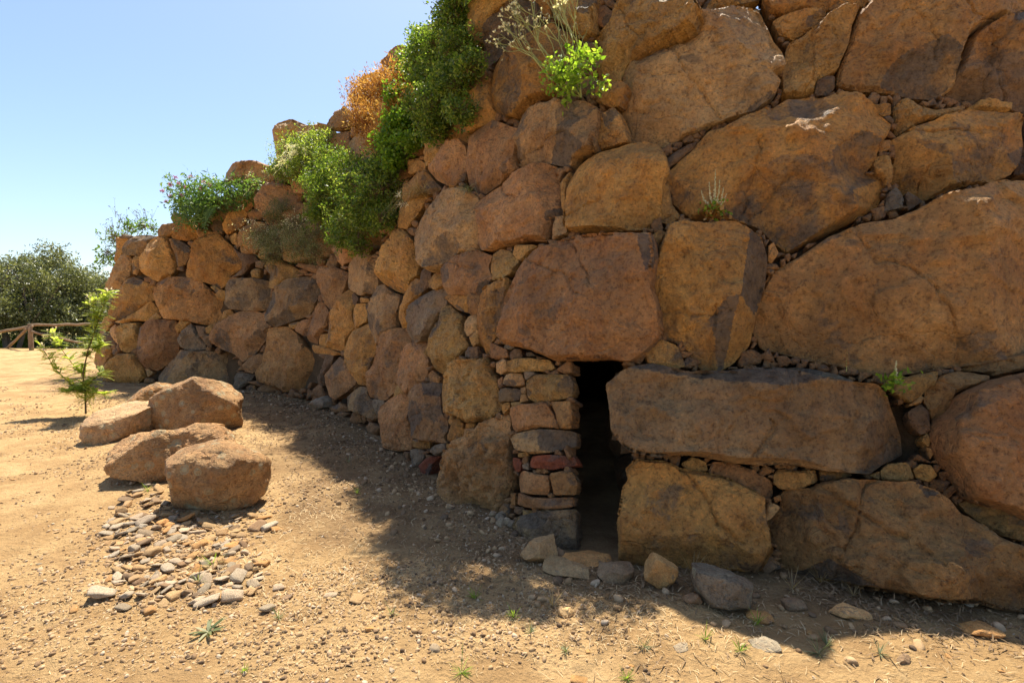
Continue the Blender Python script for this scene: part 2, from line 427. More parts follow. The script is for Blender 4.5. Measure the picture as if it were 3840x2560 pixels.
    h = h + edge * (fbm(q3, 3, seed % 50) * .016 * sz + (ridged(W3 / max(.16, sz * .22), 3, seed % 31) - .9) * .006 * rough * (.5 + sz)) \
          + edge * fbm(W3 / .055, 2, 5) * .0045 * rough
    step = np.round((h / (sz * .05)) + fbm(W3 / (sz * .4), 2, 8) * 1.2)
    h = h + edge * (step * sz * .05 - h) * .10 * rough
    # flaked layers with crisp rims, and one or two cracks
    f1 = fbm(W3 / (sz * .33) + seed % 13, 4, seed % 19); f2 = fbm(W3 / (sz * .17) + 5, 3, seed % 29)
    for th, am_ in ((-.35, .008), (.25, .010), (.6, .010)):
        h = h + edge * am_ * rough * sz * np.clip((f1 - th) * 12, -1, 1)
    h = h + edge * .0045 * rough * sz * np.clip(f2 * 8, -1, 1)
    if sz > .3:
        for q in range(r.integers(1, 3)):
            a = r.uniform(0, math.pi); dirv = np.array([math.cos(a), math.sin(a)])
            ln = uv @ dirv - r.uniform(-.25, .25) * sz + (fbm(W3 / (sz * .3) + q * 7, 4, 77 + q) * .07) * sz
            al = uv @ np.array([-dirv[1], dirv[0]]); msk = (al > r.uniform(-.4, .2) * sz)
            h = h - msk * np.exp(-(ln / (.006 + .004 * sz)) ** 2) * .022 * min(1, sz * 1.5)
    h = np.maximum(h, -.5 * sz)
    W = W3 + n * h[:, None]
    # boundary loop of the triangulation
    cnt = {}
    for f in F2:
        for a, b in zip(f, f[1:] + f[:1]): cnt[(a, b)] = 1
    nxt = {a: b for (a, b) in cnt if (b, a) not in cnt}
    loop = []; st = next(iter(nxt)); c_ = st
    while True:
        loop.append(c_); c_ = nxt.get(c_)
        if c_ is None or c_ == st or len(loop) > 5000: break
    D = depth if depth is not None else max(.16, min(.45, sz * .6))
    L = W[loop]; lc = L.mean(0); cc = L - lc
    rings = [(.15, 1.0), (.55, .95), (1.0, .80)]
    verts = [W]; faces = [list(f) for f in F2]; prev = list(loop); basei = len(W); N = len(loop)
    for (dd, s_) in rings:
        ring = lc + cc * s_ - n * D * dd + r.normal(0, .004, (N, 3))
        verts.append(ring); cur = list(range(basei, basei + N)); basei += N
        for i in range(N):
            i2 = (i + 1) % N; faces.append([prev[i2], prev[i], cur[i], cur[i2]])
        prev = cur
    faces.append(prev[::-1] if False else prev)
    W = np.vstack(verts)
    patina = np.concatenate([patina, np.full(len(W) - len(patina), .5)])
    # orientation check
    f0 = F2[0]; nn = np.cross(W[f0[1]] - W[f0[0]], W[f0[2]] - W[f0[0]])
    if nn @ n < 0: faces = [f[::-1] for f in faces]
    return W, faces, patina, P0, sz

STONES = [
 # far left
 ('A','o',"265,385 300,375 370,378 350,400 320,450 300,520 270,575 265,480"),
 ('A','d',"285,375 330,348 400,368 395,385 300,380"),
 ('A','g',"325,450 350,395 430,360 520,358 565,370 510,410 490,470 450,500 400,500 320,500"),
 ('A','p',"205,750 215,690 270,580 310,510 360,495 395,540 385,600 370,650 310,700 300,745"),
 ('A','y',"390,520 440,505 440,600 420,650 390,640 385,590"),
 ('A','o',"440,520 480,480 510,410 570,368 640,365 665,400 700,500 715,560 710,620 680,655 600,700 520,675 460,630 440,570"),
 ('A','n',"660,385 720,390 800,440 825,480 800,530 780,570 720,590 700,500 665,400"),
 ('A','o',"680,350 720,240 760,200 800,240 850,290 860,340 855,380 800,398 700,385"),
 ('A','n',"575,320 600,280 700,265 715,300 680,350 650,365 575,368"),
 ('A','g',"665,230 690,185 740,200 720,240 700,262 680,260"),
 ('A','o',"755,640 790,560 830,480 880,390 960,370 1020,345 1080,400 1120,440 1150,490 1195,550 1190,600 1110,650 1110,690 1040,750 960,715 850,685 760,665"),
 ('A','d',"1110,440 1180,490 1270,500 1300,540 1240,600 1200,650 1120,660 1190,600 1195,555 1150,490"),
 ('A','o',"1060,270 1100,190 1200,165 1230,200 1215,270 1160,310 1090,350 1065,320"),
 ('A','n',"1155,370 1200,300 1270,260 1360,270 1390,310 1330,400 1330,470 1290,500 1240,460 1170,430"),
 ('A','y',"1330,450 1400,440 1420,510 1380,540 1310,520"),
 ('A','n',"1170,440 1230,450 1270,490 1200,500"),
 ('A','y',"1100,360 1150,340 1160,430 1120,420"),
 ('A','n',"870,300 940,320 1000,340 960,370 880,385 862,340"),
 ('A','o',"265,790 300,770 330,710 390,665 460,690 560,740 530,780 550,830 430,900 300,975 240,985 215,930 250,870"),
 ('A','o',"240,990 330,970 430,905 520,840 545,920 490,985 400,985 320,1005"),
 ('A','d',"210,820 260,790 250,860 215,890"),
 ('A','n',"555,760 580,710 640,670 700,662 790,672 880,690 950,740 1000,800 1060,870 1040,960 990,1020 880,1005 800,985 690,975 600,965 570,930 555,850"),
 ('A','y',"960,740 985,722 1025,755 1005,780"),
 ('A','o',"1000,790 1020,755 1070,765 1070,820 1050,840 1010,820"),
 ('A','g',"1065,860 1085,740 1110,690 1200,670 1300,675 1395,700 1405,850 1390,910 1220,908 1100,895"),
 ('A','y',"1255,620 1290,600 1330,610 1320,670 1265,665"),
 ('A','d',"1300,545 1360,545 1340,600 1290,590"),
 ('A','y',"1360,590 1380,540 1420,515 1470,540 1560,580 1620,620 1600,680 1480,700 1440,750 1400,740 1405,650"),
 ('A','o',"160,970 215,950 240,1010 200,1060 170,1050"),
 ('A','p',"225,1040 270,1010 300,1100 280,1160 230,1090"),
 ('A','y',"290,1040 340,1005 440,1000 440,1100 420,1180 350,1220 310,1200 285,1110"),
 ('A','y',"505,970 560,925 600,960 560,980 500,985"),
 ('A','r',"420,1170 440,1040 500,985 600,975 700,985 715,1040 710,1100 720,1200 690,1260 620,1310 545,1350 480,1320 430,1250"),
 ('A','o',"705,1030 740,980 815,990 820,1005 770,1050 725,1075"),
 ('A','b',"718,1120 760,1060 820,1005 870,1080 930,1160 920,1195 800,1200 740,1180"),
 ('A','d',"850,1020 920,1030 930,1085 975,1090 970,1180 930,1160 870,1080"),  # dark-coloured stone standing in for a shaded recess in the wall
 ('A','y',"920,1040 960,1015 990,1030 975,1080 930,1080"),
 ('A','r',"970,1100 1010,1010 1060,980 1150,930 1240,900 1330,930 1390,970 1420,1020 1370,1120 1290,1230 1200,1285 1130,1220 1040,1190 975,1140"),
 ('A','y',"1040,970 1060,910 1110,900 1130,930 1090,975"),
 ('A','o',"115,1270 160,1130 215,1160 240,1190 220,1260 190,1330 150,1340"),
 ('A','d',"155,1120 180,1070 250,1090 285,1160 230,1160 200,1170"),
 ('A','o',"190,1340 250,1260 300,1228 410,1230 430,1280 480,1340 490,1400 450,1450 400,1480 290,1480 190,1450"),
 ('A','p',"480,1335 510,1340 540,1365 500,1400"),
 ('A','g',"530,1390 600,1320 690,1260 740,1200 800,1205 1000,1215 1070,1210 1130,1280 1150,1360 1130,1440 1060,1500 900,1500 720,1490 560,1470"),
 ('A','b',"1150,1370 1220,1370 1280,1380 1260,1430 1150,1500 1090,1500 1140,1440"),
 ('A','r',"1200,1310 1250,1260 1330,1220 1365,1240 1340,1320 1270,1370 1215,1355"),
 # middle, curving
 ('B','g',"12,900 40,830 100,730 150,680 260,665 330,665 385,690 400,760 370,830 300,940 210,980 70,1030 20,985"),
 ('B','n',"0,1110 30,1050 60,1035 150,1030 220,1080 290,1150 350,1230 420,1270 410,1340 330,1410 240,1500 130,1500 40,1450 -80,1420 -85,1370 -30,1290 -10,1200"),
 ('B','d',"360,1230 500,1240 480,1310 430,1380 430,1460 340,1480 410,1340 425,1270"),
 ('B','r',"385,640 410,595 500,590 560,620 600,640 580,720 520,860 500,895 460,905 420,860 400,760"),
 ('B','r',"480,400 600,410 640,500 600,550 540,585 500,500"),
 ('B','g',"590,700 600,600 620,560 660,500 760,490 790,560 810,640 820,720 790,780 700,800 650,770 600,740"),
 ('B','o',"810,640 815,570 870,450 930,350 990,310 1050,350 1085,400 1100,480 1120,560 1110,650 1070,690 1010,795 900,750 830,700"),
 ('B','p',"1085,430 1110,300 1160,180 1230,110 1290,50 1370,15 1470,20 1550,80 1568,200 1560,300 1568,450 1480,480 1400,490 1290,570 1220,630 1150,590 1100,510"),
 ('B','o',"965,300 960,200 1020,100 1100,40 1200,50 1100,220 1040,310"),
 ('B','r',"290,1110 340,960 380,860 410,850 470,930 460,1010 420,1060 390,1110 380,1160 300,1130"),
 ('B','o',"385,1130 400,1090 455,1080 455,1170 430,1185 390,1170"),
 ('B','o',"455,1100 465,990 500,900 540,830 580,760 620,770 640,850 640,940 650,1040 600,1100 570,1210 500,1190 460,1180"),
 ('B','d',"625,760 680,820 660,870 635,860"),
 ('B','o',"640,950 660,870 740,860 760,900 740,990 680,1030 650,1050"),
 ('B','y',"160,1010 230,990 250,1010 200,1045 165,1035"),
 ('B','r',"210,1040 260,980 330,970 330,1010 290,1100 220,1060"),
 ('B','o',"310,1160 400,1170 480,1200 560,1230 500,1240 350,1220"),
 ('B','g',"745,950 770,870 800,730 860,720 940,790 1000,800 1000,870 965,960 960,1040 880,1090 830,1150 800,1130 760,1030"),
 ('B','o',"680,810 750,825 745,850 680,855"),
 ('B','o',"575,1210 600,1120 660,1050 750,995 780,1080 800,1150 790,1230 760,1300 750,1400 730,1460 680,1450 640,1380 590,1290"),
 ('B','r',"435,1440 470,1330 540,1250 590,1290 640,1370 660,1440 600,1500 520,1560 460,1530"),
 ('B','r',"755,1350 790,1290 820,1200 870,1080 960,1040 1000,1040 1040,1140 990,1230 970,1310 975,1420 960,1500 870,1565 760,1540 750,1420"),
 ('B','g',"600,1540 680,1470 740,1480 760,1560 860,1580 850,1680 800,1720 720,1680 600,1640 540,1590"),
 ('B','o',"965,1010 985,880 1030,790 1090,680 1130,690 1160,760 1130,800 1060,870 1040,930 1050,1010 1000,1040"),
 ('B','b',"1040,930 1060,880 1130,810 1200,770 1300,740 1330,790 1320,870 1280,890 1200,1040 1130,1130 1060,1150 1010,1060 1050,1000"),
 ('B','d',"1120,650 1150,600 1200,620 1215,660 1190,740 1160,760 1130,700"),
 ('B','y',"1190,700 1230,640 1285,640 1290,720 1230,755 1190,735"),
 ('B','r',"970,1330 990,1220 1040,1160 1110,1140 1180,1150 1190,1230 1200,1290 1180,1400 1100,1490 1060,1530 1020,1500 975,1430"),
 ('B','y',"920,1500 980,1450 1060,1530 1040,1568 900,1568"),
 ('B','y',"1180,1140 1200,1060 1260,1000 1290,880 1340,870 1440,950 1450,1060 1480,1170 1440,1220 1380,1270 1290,1390 1240,1350 1195,1230"),
 ('B','n',"1190,1380 1220,1350 1280,1400 1270,1440 1200,1430"),
 ('D','r',"500,1190 600,1110 680,1075 770,1062 880,1100 850,1180 880,1260 850,1320 790,1385 650,1380 530,1370 510,1300"),
 ('D','y',"860,1170 890,1080 930,1050 1000,1060 1070,1130 1020,1230 960,1270 880,1275"),
 ('D','y',"1025,1080 1040,1020 1190,1015 1110,1090 1075,1130"),
 ('B','o',"1330,830 1350,780 1470,790 1480,860 1470,925 1400,900"),
 ('B','n',"1480,860 1480,795 1570,800 1560,950 1500,940"),
 ('B','p',"1455,1010 1480,950 1540,945 1555,1000 1540,1060 1480,1100 1455,1050"),
 ('B','y',"1480,1110 1550,1050 1555,1150 1520,1175"),
 ('B','d',"1460,1215 1480,1180 1550,1175 1550,1260 1470,1255"),
 ('C','o',"765,60 765,-40 780,-118 820,-208 900,-268 1000,-300 1000,-210 965,-100 940,30 895,130 860,200 845,255 800,235 770,180"),
 ('D','r',"765,720 790,690 850,650 940,590 1050,480 1190,415 1320,430 1370,560 1390,790 1320,830 1290,990 1180,990 1000,1035 960,1020 870,1065 800,1050 775,990 785,900 770,800", dict(cuts=[(1235,430,1250,900,.9,.9,'D'),(1000,1035,1290,960,1.2,0,'D')], facet=.1)),
 ('D','r',"675,220 700,190 800,140 870,100 980,140 1060,160 1040,240 1025,350 1050,460 940,560 820,650 700,590 680,560 690,450 690,330", dict(cuts=[(985,160,985,400,.6,.3,'D')])),
 ('D','r',"415,470 430,420 480,370 500,290 560,255 650,250 675,300 685,380 685,450 670,540 600,600 530,600 500,560 440,530"),
 ('D','y',"380,260 490,265 490,340 450,400 390,440 380,350"),
 ('D','n',"260,560 330,480 400,470 440,540 500,600 460,640 330,660 220,700 200,640"),
 ('D','n',"240,400 330,380 380,420 370,470 280,500"),
 ('D','n',"690,1040 700,1020 760,1010 780,1060 700,1070"),
 ('D','p',"1320,860 1330,815 1420,805 1430,930 1320,980"),
 ('D','y',"1375,570 1400,490 1430,470 1410,600 1410,800 1385,740"),
 # top of the picture
 ('E','y',"220,370 290,325 380,298 440,320 500,340 650,335 650,390 600,440 580,560 500,600 400,600 280,630 240,600 240,470"),
 ('E','n',"645,360 700,250 780,200 820,240 830,320 740,380"),
 ('E','n',"660,400 800,380 830,560 740,600 600,570"),
 ('M','n',"505,392 530,375 590,372 632,385 640,410 615,428 560,432 505,415"),
 ('E','r',"140,890 180,810 240,760 330,770 400,800 460,830 450,900 560,930 530,1000 400,1040 250,1010 200,1040 165,980"),
 ('M','n',"812,225 835,180 870,165 885,200 870,250 815,262"),
 ('M','n',"878,150 895,115 930,108 962,130 955,180 900,192"),
 ('F','y',"60,30 100,0 130,-60 250,-60 260,0 200,60 165,130 150,200 100,200 70,100"),
 ('F','d',"150,220 165,130 230,60 300,5 390,0 400,60 400,120 370,170 280,230 200,310 185,335 155,290", dict(rough=2.0)),
 ('F','o',"385,0 400,-60 470,-60 470,60 460,110 410,85"),
 ('F','o',"190,350 250,270 330,210 400,150 480,115 540,150 600,260 590,330 530,400 500,480 400,500 330,590 250,575 195,530 185,440", dict(cuts=[(320,210,300,420,.5,.2,'F')])),
 ('F','y',"470,0 480,-80 680,-80 700,0 690,160 640,200 560,150 500,110 470,70"),
 ('F','y',"685,180 760,130 800,60 850,-60 1130,-60 1170,0 1215,50 1170,130 1050,190 980,230 900,290 840,330 820,400 770,420 700,430 690,300"),
 ('F','o',"700,430 820,400 850,420 820,520 780,530 700,500"),
 ('F','p',"805,600 815,500 850,340 910,290 1000,220 1110,180 1140,130 1250,80 1450,5 1510,10 1540,90 1580,180 1620,240 1630,310 1560,350 1600,400 1560,470 1470,540 1300,600 1170,660 1060,705 1000,715 900,700 850,680", dict(facet=.15, push=.10, cuts=[(1490,0,1500,400,.8,0,'F'),(850,600,1480,380,.35,.1,'F')])),
 ('F','g',"290,720 310,640 350,560 400,525 520,485 560,500 640,500 700,530 705,600 700,735 600,770 570,820 480,800 410,800 340,820 300,800"),
 ('F','y',"705,590 780,530 810,560 855,690 790,710 705,733", dict(rough=2.0)),
 ('F','o',"45,500 100,400 160,370 170,460 195,570 140,620 60,655 55,600"),
 ('F','n',"90,300 150,330 165,365 110,395 90,360"),
 ('F','o',"545,1000 560,880 590,800 650,770 760,730 850,700 930,685 1000,700 1030,760 1050,830 1020,880 1010,950 1000,1060 960,1110 800,1140 600,1145 560,1130 555,1060", dict(facet=.2)),
 ('M','r',"1147,775 1160,680 1185,620 1225,575 1330,548 1460,537 1495,537 1500,590 1495,650 1505,700 1500,770 1480,800 1440,828 1395,822 1330,826 1270,826 1210,800 1160,790", dict(facet=.12, push=.06, cuts=[(1440,540,1485,760,.7,.95,'M'),(1260,826,1480,790,.9,0,'M'),(1185,640,1330,548,.5,.6,'M')])),
 ('F','y',"1015,960 1030,870 1060,900 1070,1000 1110,1060 1060,1100 1015,1080"),
 ('F','o',"950,1170 1010,1130 1040,1140 1000,1230 975,1290 955,1240"),
 ('F','o',"960,1310 985,1290 990,1370 965,1400"),
 ('M','o',"1497,640 1505,600 1530,530 1560,515 1640,515 1700,515 1745,545 1765,590 1760,650 1735,720 1725,790 1690,830 1640,860 1610,845 1570,790 1520,770 1500,700", dict(facet=.12, push=.07, cuts=[(1705,520,1680,850,1.0,.95,'M')])),
 ('F','d',"1050,770 1130,720 1190,695 1180,725 1100,790 1060,820"),
 ('G','o',"340,100 400,80 490,55 570,55 600,90 540,140 440,200 370,180"),
 ('G','o',"350,-60 560,-60 840,-60 820,20 700,45 560,48 400,75 320,70 285,0"),
 ('G','y',"-10,45 20,0 60,-50 270,-60 270,0 180,20 60,50"),
 ('G','y',"370,490 380,370 395,300 400,240 480,185 540,140 600,90 690,35 760,40 740,90 720,130 700,230 650,340 600,370 550,410 540,460 490,480", dict(cuts=[(420,480,700,120,.5,.2,'G')])),
 ('G','d',"545,455 555,400 600,375 640,385 635,440 600,470 560,470"),
 ('G','n',"645,430 660,350 700,250 730,130 770,60 860,-60 1700,-60 1700,10 1590,40 1420,100 1350,140 1280,200 1240,310 1215,440 1130,490 1000,480 850,460 760,455", dict(facet=.15)),
 ('G','n',"1245,330 1285,210 1350,150 1440,105 1590,50 1780,10 1780,580 1568,540 1400,500 1225,480 1200,460", dict(facet=.2, grey=.75, push=.12, cuts=[(1200,400,1700,330,.5,0,'G')])),
 ('G','o',"-185,860 -120,790 -60,740 20,645 90,640 160,600 230,560 330,540 400,495 480,490 560,500 680,460 740,480 800,510 850,570 910,620 880,680 850,730 840,800 790,850 860,860 885,900 870,960 840,1020 700,1100 500,1200 400,1250 350,1200 280,1130 130,1080 60,1075 -60,1085 -110,1040 -160,980", dict(facet=.15, cuts=[(-180,860,480,500,.5,.95,'G'),(400,1240,880,960,.7,.1,'G')])),
 ('G','o',"820,515 915,508 915,560 880,575 850,560"),
 ('G','d',"880,578 910,568 930,590 925,610 890,592"),
 ('G','y',"930,540 960,500 1010,490 1060,520 1130,540 1270,520 1270,545 1180,560 1120,585 1060,600 960,660 940,640", dict(rough=2.)),
 ('G','o',"1280,535 1370,490 1500,510 1490,550 1400,545 1300,540"),
 ('G','o',"920,690 960,670 1040,620 1130,595 1150,580 1290,545 1400,550 1540,570 1550,640 1560,720 1540,800 1500,860 1400,890 1250,920 1160,950 1080,985 1040,960 960,930 935,880 950,780", dict(facet=.2, cuts=[(1010,640,1010,930,.45,.3,'G'),(1430,560,1470,880,.5,.8,'G')])),
 ('G','d',"1555,560 1720,570 1720,840 1515,862 1560,730"),
 ('G','n',"850,730 880,690 915,685 910,730 860,750"),
 ('G','o',"830,810 850,770 910,770 925,830 920,890 890,910 880,880 840,850"),
 ('G','b',"880,1040 900,950 940,920 975,980 970,1020 920,1030"),
 ('G','d',"985,960 1000,940 1070,985 1020,1020 1000,1030"),
 ('G','n',"315,1210 340,1190 365,1240 330,1290 315,1270"),
 ('M','n',"1732,760 1738,700 1760,650 1780,620 1850,580 1900,545 1990,510 2060,500 2110,480 2150,460 2260,430 2352,402 2470,375 2470,800 2352,815 2200,840 2100,858 2000,855 1900,835 1800,815 1750,800", dict(facet=.2, push=.05, cuts=[(1760,800,2352,790,.8,0,'M'),(1790,650,2060,510,.4,.5,'M')])),
 ('M','g',"1393,880 1430,850 1500,832 1580,850 1700,850 1790,845 1900,870 2010,880 2050,900 2080,950 2110,1000 2120,1040 2060,1060 2000,1090 1900,1080 1830,1065 1700,1065 1600,1045 1500,1045 1450,1035 1430,1020 1405,985 1400,930", dict(facet=.15, push=.12, grey=.3, cuts=[(1975,860,2030,1080,1.1,.98,'M'),(1393,905,2000,893,.9,.9,'M'),(1900,1080,2000,1010,.6,.1,'M')])),
 ('H','b',"390,240 430,230 560,245 680,280 770,320 600,310 400,265"),
 ('M','o',"1420,1300 1418,1200 1430,1130 1445,1100 1438,1080 1460,1055 1530,1060 1560,1075 1640,1090 1700,1110 1755,1140 1758,1200 1770,1260 1740,1310 1640,1310 1560,1320 1480,1320", dict(facet=.2, cuts=[(1460,1080,1755,1160,.5,.2,'M')])),
 ('M','y',"1565,1065 1590,1050 1620,1060 1625,1080 1590,1085"),
 ('H','r',"25,740 50,695 130,700 220,730 340,790 350,850 330,875 250,850 150,800 40,770"),
 ('H','y',"340,760 370,730 480,740 550,735 560,790 450,830 380,825 345,800"),
 ('H','y',"565,733 600,715 700,740 730,760 620,790 570,785"),
 ('H','y',"865,740 900,705 1000,700 1025,770 980,795 870,780"),
 ('H','y',"810,760 860,740 860,780"),
 ('H','o',"1025,735 1060,705 1110,710 1140,760 1100,790 1040,770"),
 ('H','y',"910,330 960,290 1050,265 1130,255 1140,300 1060,370 1010,400 960,380"),
 ('H','n',"1000,420 1060,370 1080,380 1060,410"),
 ('H','d',"1000,450 1060,415 1100,460 1110,540 1060,560 1010,510"),
 ('H','y',"1065,590 1090,550 1110,580 1100,620"),
 ('H','n',"1090,620 1130,640 1110,680"),
 ('H','n',"1080,400 1090,330 1150,280 1250,250 1400,270 1390,300 1300,330 1230,360 1200,430 1130,490 1100,450"),
 ('H','n',"1250,240 1400,200 1568,160 1720,140 1720,195 1568,240 1410,280 1400,260"),
 ('H','r',"1110,560 1130,490 1200,440 1230,370 1310,330 1410,290 1568,260 1740,220 1740,1010 1568,980 1440,930 1350,900 1270,870 1220,800 1150,690 1120,640", dict(facet=.05, bulge=1.25, push=.05)),
 ('H','y',"1250,900 1290,885 1380,900 1500,950 1600,985 1720,1020 1720,1130 1568,1080 1450,1050 1350,990 1280,940", dict(rough=2.)),
 ('H','n',"305,1000 330,950 380,920 370,860 400,830 520,820 590,790 700,770 860,780 1010,795 1130,830 1210,880 1260,940 1340,990 1450,1060 1568,1110 1740,1180 1740,1480 1568,1430 1420,1400 1330,1370 1180,1370 1060,1350 900,1320 700,1290 500,1260 365,1260 370,1130 330,1060", dict(facet=.2, push=.1, rough=1.6, cuts=[(620,830,1568,1150,.75,.95,'H'),(400,900,620,1080,.8,.8,'H'),(850,900,1000,1330,.2,.0,'H')])),
 ('H','p',"300,950 320,890 375,915 330,970 310,980"),
 ('H','n',"340,870 370,855 380,880 350,890"),
 ('M','y',"1483,800 1500,775 1555,795 1575,840 1530,850 1485,830"),
 # door jamb and its neighbours
 ('C','y',"495,620 490,520 500,440 540,370 560,310 620,285 750,290 860,285 870,370 910,430 920,520 940,600 940,660 870,720 800,735 730,755 640,720 560,690 500,670", dict(rough=2., facet=.2)),
 ('C','p',"405,1130 440,1060 470,980 560,960 640,890 720,810 800,750 900,720 990,700 1000,740 1010,860 1020,960 1030,1060 1035,1150 1020,1230 970,1320 930,1420 850,1440 750,1420 660,1380 600,1360 520,1320 450,1220", dict(rough=3.2, facet=.1)),
 ('C','r',"280,860 275,770 275,610 290,540 330,460 380,455 495,465 490,560 500,670 545,740 550,800 530,870 545,900 430,890 330,870", dict(cuts=[(350,450,470,720,.6,.95,'C')])),
 ('C','r',"40,800 60,670 130,580 200,545 270,550 272,640 272,780 285,860 280,950 200,960 90,930 60,880"),
 ('C','b',"5,580 80,590 70,650 60,680 10,690"),
 ('C','o',"525,830 590,740 620,730 660,760 680,830 650,870 600,895 540,880"),
 ('C','o',"680,760 750,765 740,790 690,830 680,800"),
 ('C','y',"560,700 600,730 560,770 550,740"),
 ('C','o',"290,880 330,870 410,890 415,940 350,945 290,925"),
 ('C','b',"255,960 330,945 385,960 380,1010 330,1070 290,1110 265,1050"),
 ('C','b',"420,930 500,905 530,920 530,950 460,995 420,970"),
 ('C','o',"530,910 590,905 580,940 540,960"),
 ('C','R',"315,1110 350,1040 400,1010 460,1000 430,1060 400,1150 340,1140"),
 ('C','r',"845,270 870,170 900,180 980,220 990,270 920,285"),
 ('C','d',"1000,240 1040,215 1090,215 1105,270 1010,290"),
 ('C','b',"960,180 1010,175 1030,200 1000,215 960,205"),
 ('C','o',"915,110 925,40 945,30 960,90 1100,130 1110,190 1090,205 1040,180 940,172"),
 ('C','b',"1115,240 1160,235 1190,260 1130,268"),
 ('C','y',"985,360 990,300 1080,280 1200,280 1300,300 1335,350 1310,370 1150,375 1000,380"),
 ('C','p',"905,380 905,310 940,280 980,300 985,370 940,400"),
 ('C','p',"955,470 965,400 1020,385 1095,400 1115,475 1030,485"),
 ('C','b',"1100,380 1180,380 1180,400 1120,440"),
 ('C','r',"915,440 950,415 950,480 930,500 915,480"),
 ('C','y',"1130,520 1145,450 1200,400 1440,405 1465,470 1460,560 1350,590 1180,600 1140,570", dict(cuts=[(1210,400,1210,600,.3,.2,'C')])),
 ('C','g',"920,590 920,505 1000,500 1080,510 1070,590 950,600"),
 ('C','p',"1078,500 1120,490 1120,540 1090,540"),
 ('C','n',"1085,550 1120,545 1140,590 1080,605"),
 ('C','y',"1010,605 1080,600 1090,620 1020,640"),
 ('C','o',"945,610 1000,605 1005,640 960,690 945,650"),
 ('C','r',"1000,690 1020,645 1100,615 1270,605 1320,700 1330,785 1200,790 1050,820 1015,780", dict(cuts=[(1200,610,1220,800,.4,.3,'C')])),
 ('C','n',"1310,605 1450,600 1465,700 1450,790 1360,790 1345,700"),
 ('C','p',"1015,870 1070,830 1200,800 1450,810 1455,920 1300,970 1170,980 1060,950", dict(cuts=[(1230,800,1220,980,.4,.7,'C')])),
 ('C','R',"1160,1000 1300,990 1450,1000 1465,1060 1330,1095 1160,1080 1145,1040"),
 ('C','R',"1025,1010 1070,1015 1090,1050 1080,1110 1040,1110"),
 ('C','b',"1095,1060 1138,1050 1142,1100 1100,1090"),
 ('C','y',"1050,975 1130,970 1140,995 1060,1005"),
 ('C','r',"1050,1200 1060,1130 1110,1110 1200,1130 1290,1140 1300,1230 1280,1280 1200,1280 1060,1260"),
 ('C','n',"1305,1130 1380,1110 1460,1120 1500,1200 1480,1280 1330,1280"),
 ('C','r',"1045,1350 1060,1270 1150,1300 1270,1310 1460,1300 1470,1370 1300,1390 1150,1380"),
 ('C','d',"1030,1410 1050,1370 1110,1375 1080,1430"),
 ('C','y',"1090,1390 1170,1400 1160,1430 1100,1430"),
 ('C','g',"1045,1568 1040,1510 1080,1440 1200,1410 1400,1390 1490,1390 1490,1568 1480,1680 1200,1700 1080,1650"),
 ('C','n',"1000,1490 1050,1440 1060,1470 1020,1510"),
 ('C','n',"1010,1270 1045,1270 1040,1360 1010,1350"),
 # stones above and right of the frame
 ('M','n',"1110,-85 1260,-85 1290,-60 1250,-50 1120,-60"), ('M','y',"1300,-85 1480,-85 1500,-60 1300,-58"),
 ('M','o',"1510,-85 1720,-85 1700,-50 1560,-40 1515,-55"), ('M','n',"1730,-85 1950,-85 1960,-50 1740,-60"),
 ('M','o',"1970,-85 2200,-85 2260,-50 1980,-50"), ('M','n',"2230,-85 2500,-85 2560,-50 2280,-50"),
]
DOOR = M("1310,826 1440,828 1425,850 1393,880 1400,960 1420,1020 1455,1040 1445,1075 1450,1100 1430,1130 1420,1200 1430,1300 1300,1300 1262,1255 1325,1200 1320,1100 1310,1000 1315,900")
SIL = M("262,560 268,530 300,522 385,515 398,490 430,480 505,400 600,385 622,300 700,290 770,265 800,205 850,160 890,120 940,100 990,60 1060,-60 1110,-90 1500,-80 2352,-80 2800,-80")
BASE_LOW = M("2800,1420 2352,1385 2150,1360 1900,1335 1650,1310 1430,1300 1300,1280 1190,1225 1100,1170 990,1105 890,1020 800,975 740,935 650,910 560,898 480,892 340,887 235,880 228,800 245,690 262,620")
REGION = np.vstack([SIL, BASE_LOW])

wall = empty('stone_wall', (float(base[5][0]), float(base[5][1]), 0),
             'massive curving dry stone wall of rough brown boulders with a small dark doorway', 'wall')
polys = []
CODE_GREY = {'g': .45, 'b': .2, 'd': .3, 'y': .05, 'p': .12, 'o': .16, 'r': .22, 'n': .2, 'R': .05}
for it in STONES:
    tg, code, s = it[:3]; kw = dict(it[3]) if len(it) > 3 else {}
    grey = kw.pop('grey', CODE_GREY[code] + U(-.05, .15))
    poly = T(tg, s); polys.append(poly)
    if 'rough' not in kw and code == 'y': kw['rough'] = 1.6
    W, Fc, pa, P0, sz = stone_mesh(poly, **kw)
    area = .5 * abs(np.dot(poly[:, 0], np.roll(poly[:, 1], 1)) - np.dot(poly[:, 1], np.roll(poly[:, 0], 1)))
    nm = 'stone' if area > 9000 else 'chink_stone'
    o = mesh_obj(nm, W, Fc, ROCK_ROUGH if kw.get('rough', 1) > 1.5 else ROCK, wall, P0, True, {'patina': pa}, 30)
    colour(o, code, max(0, grey))

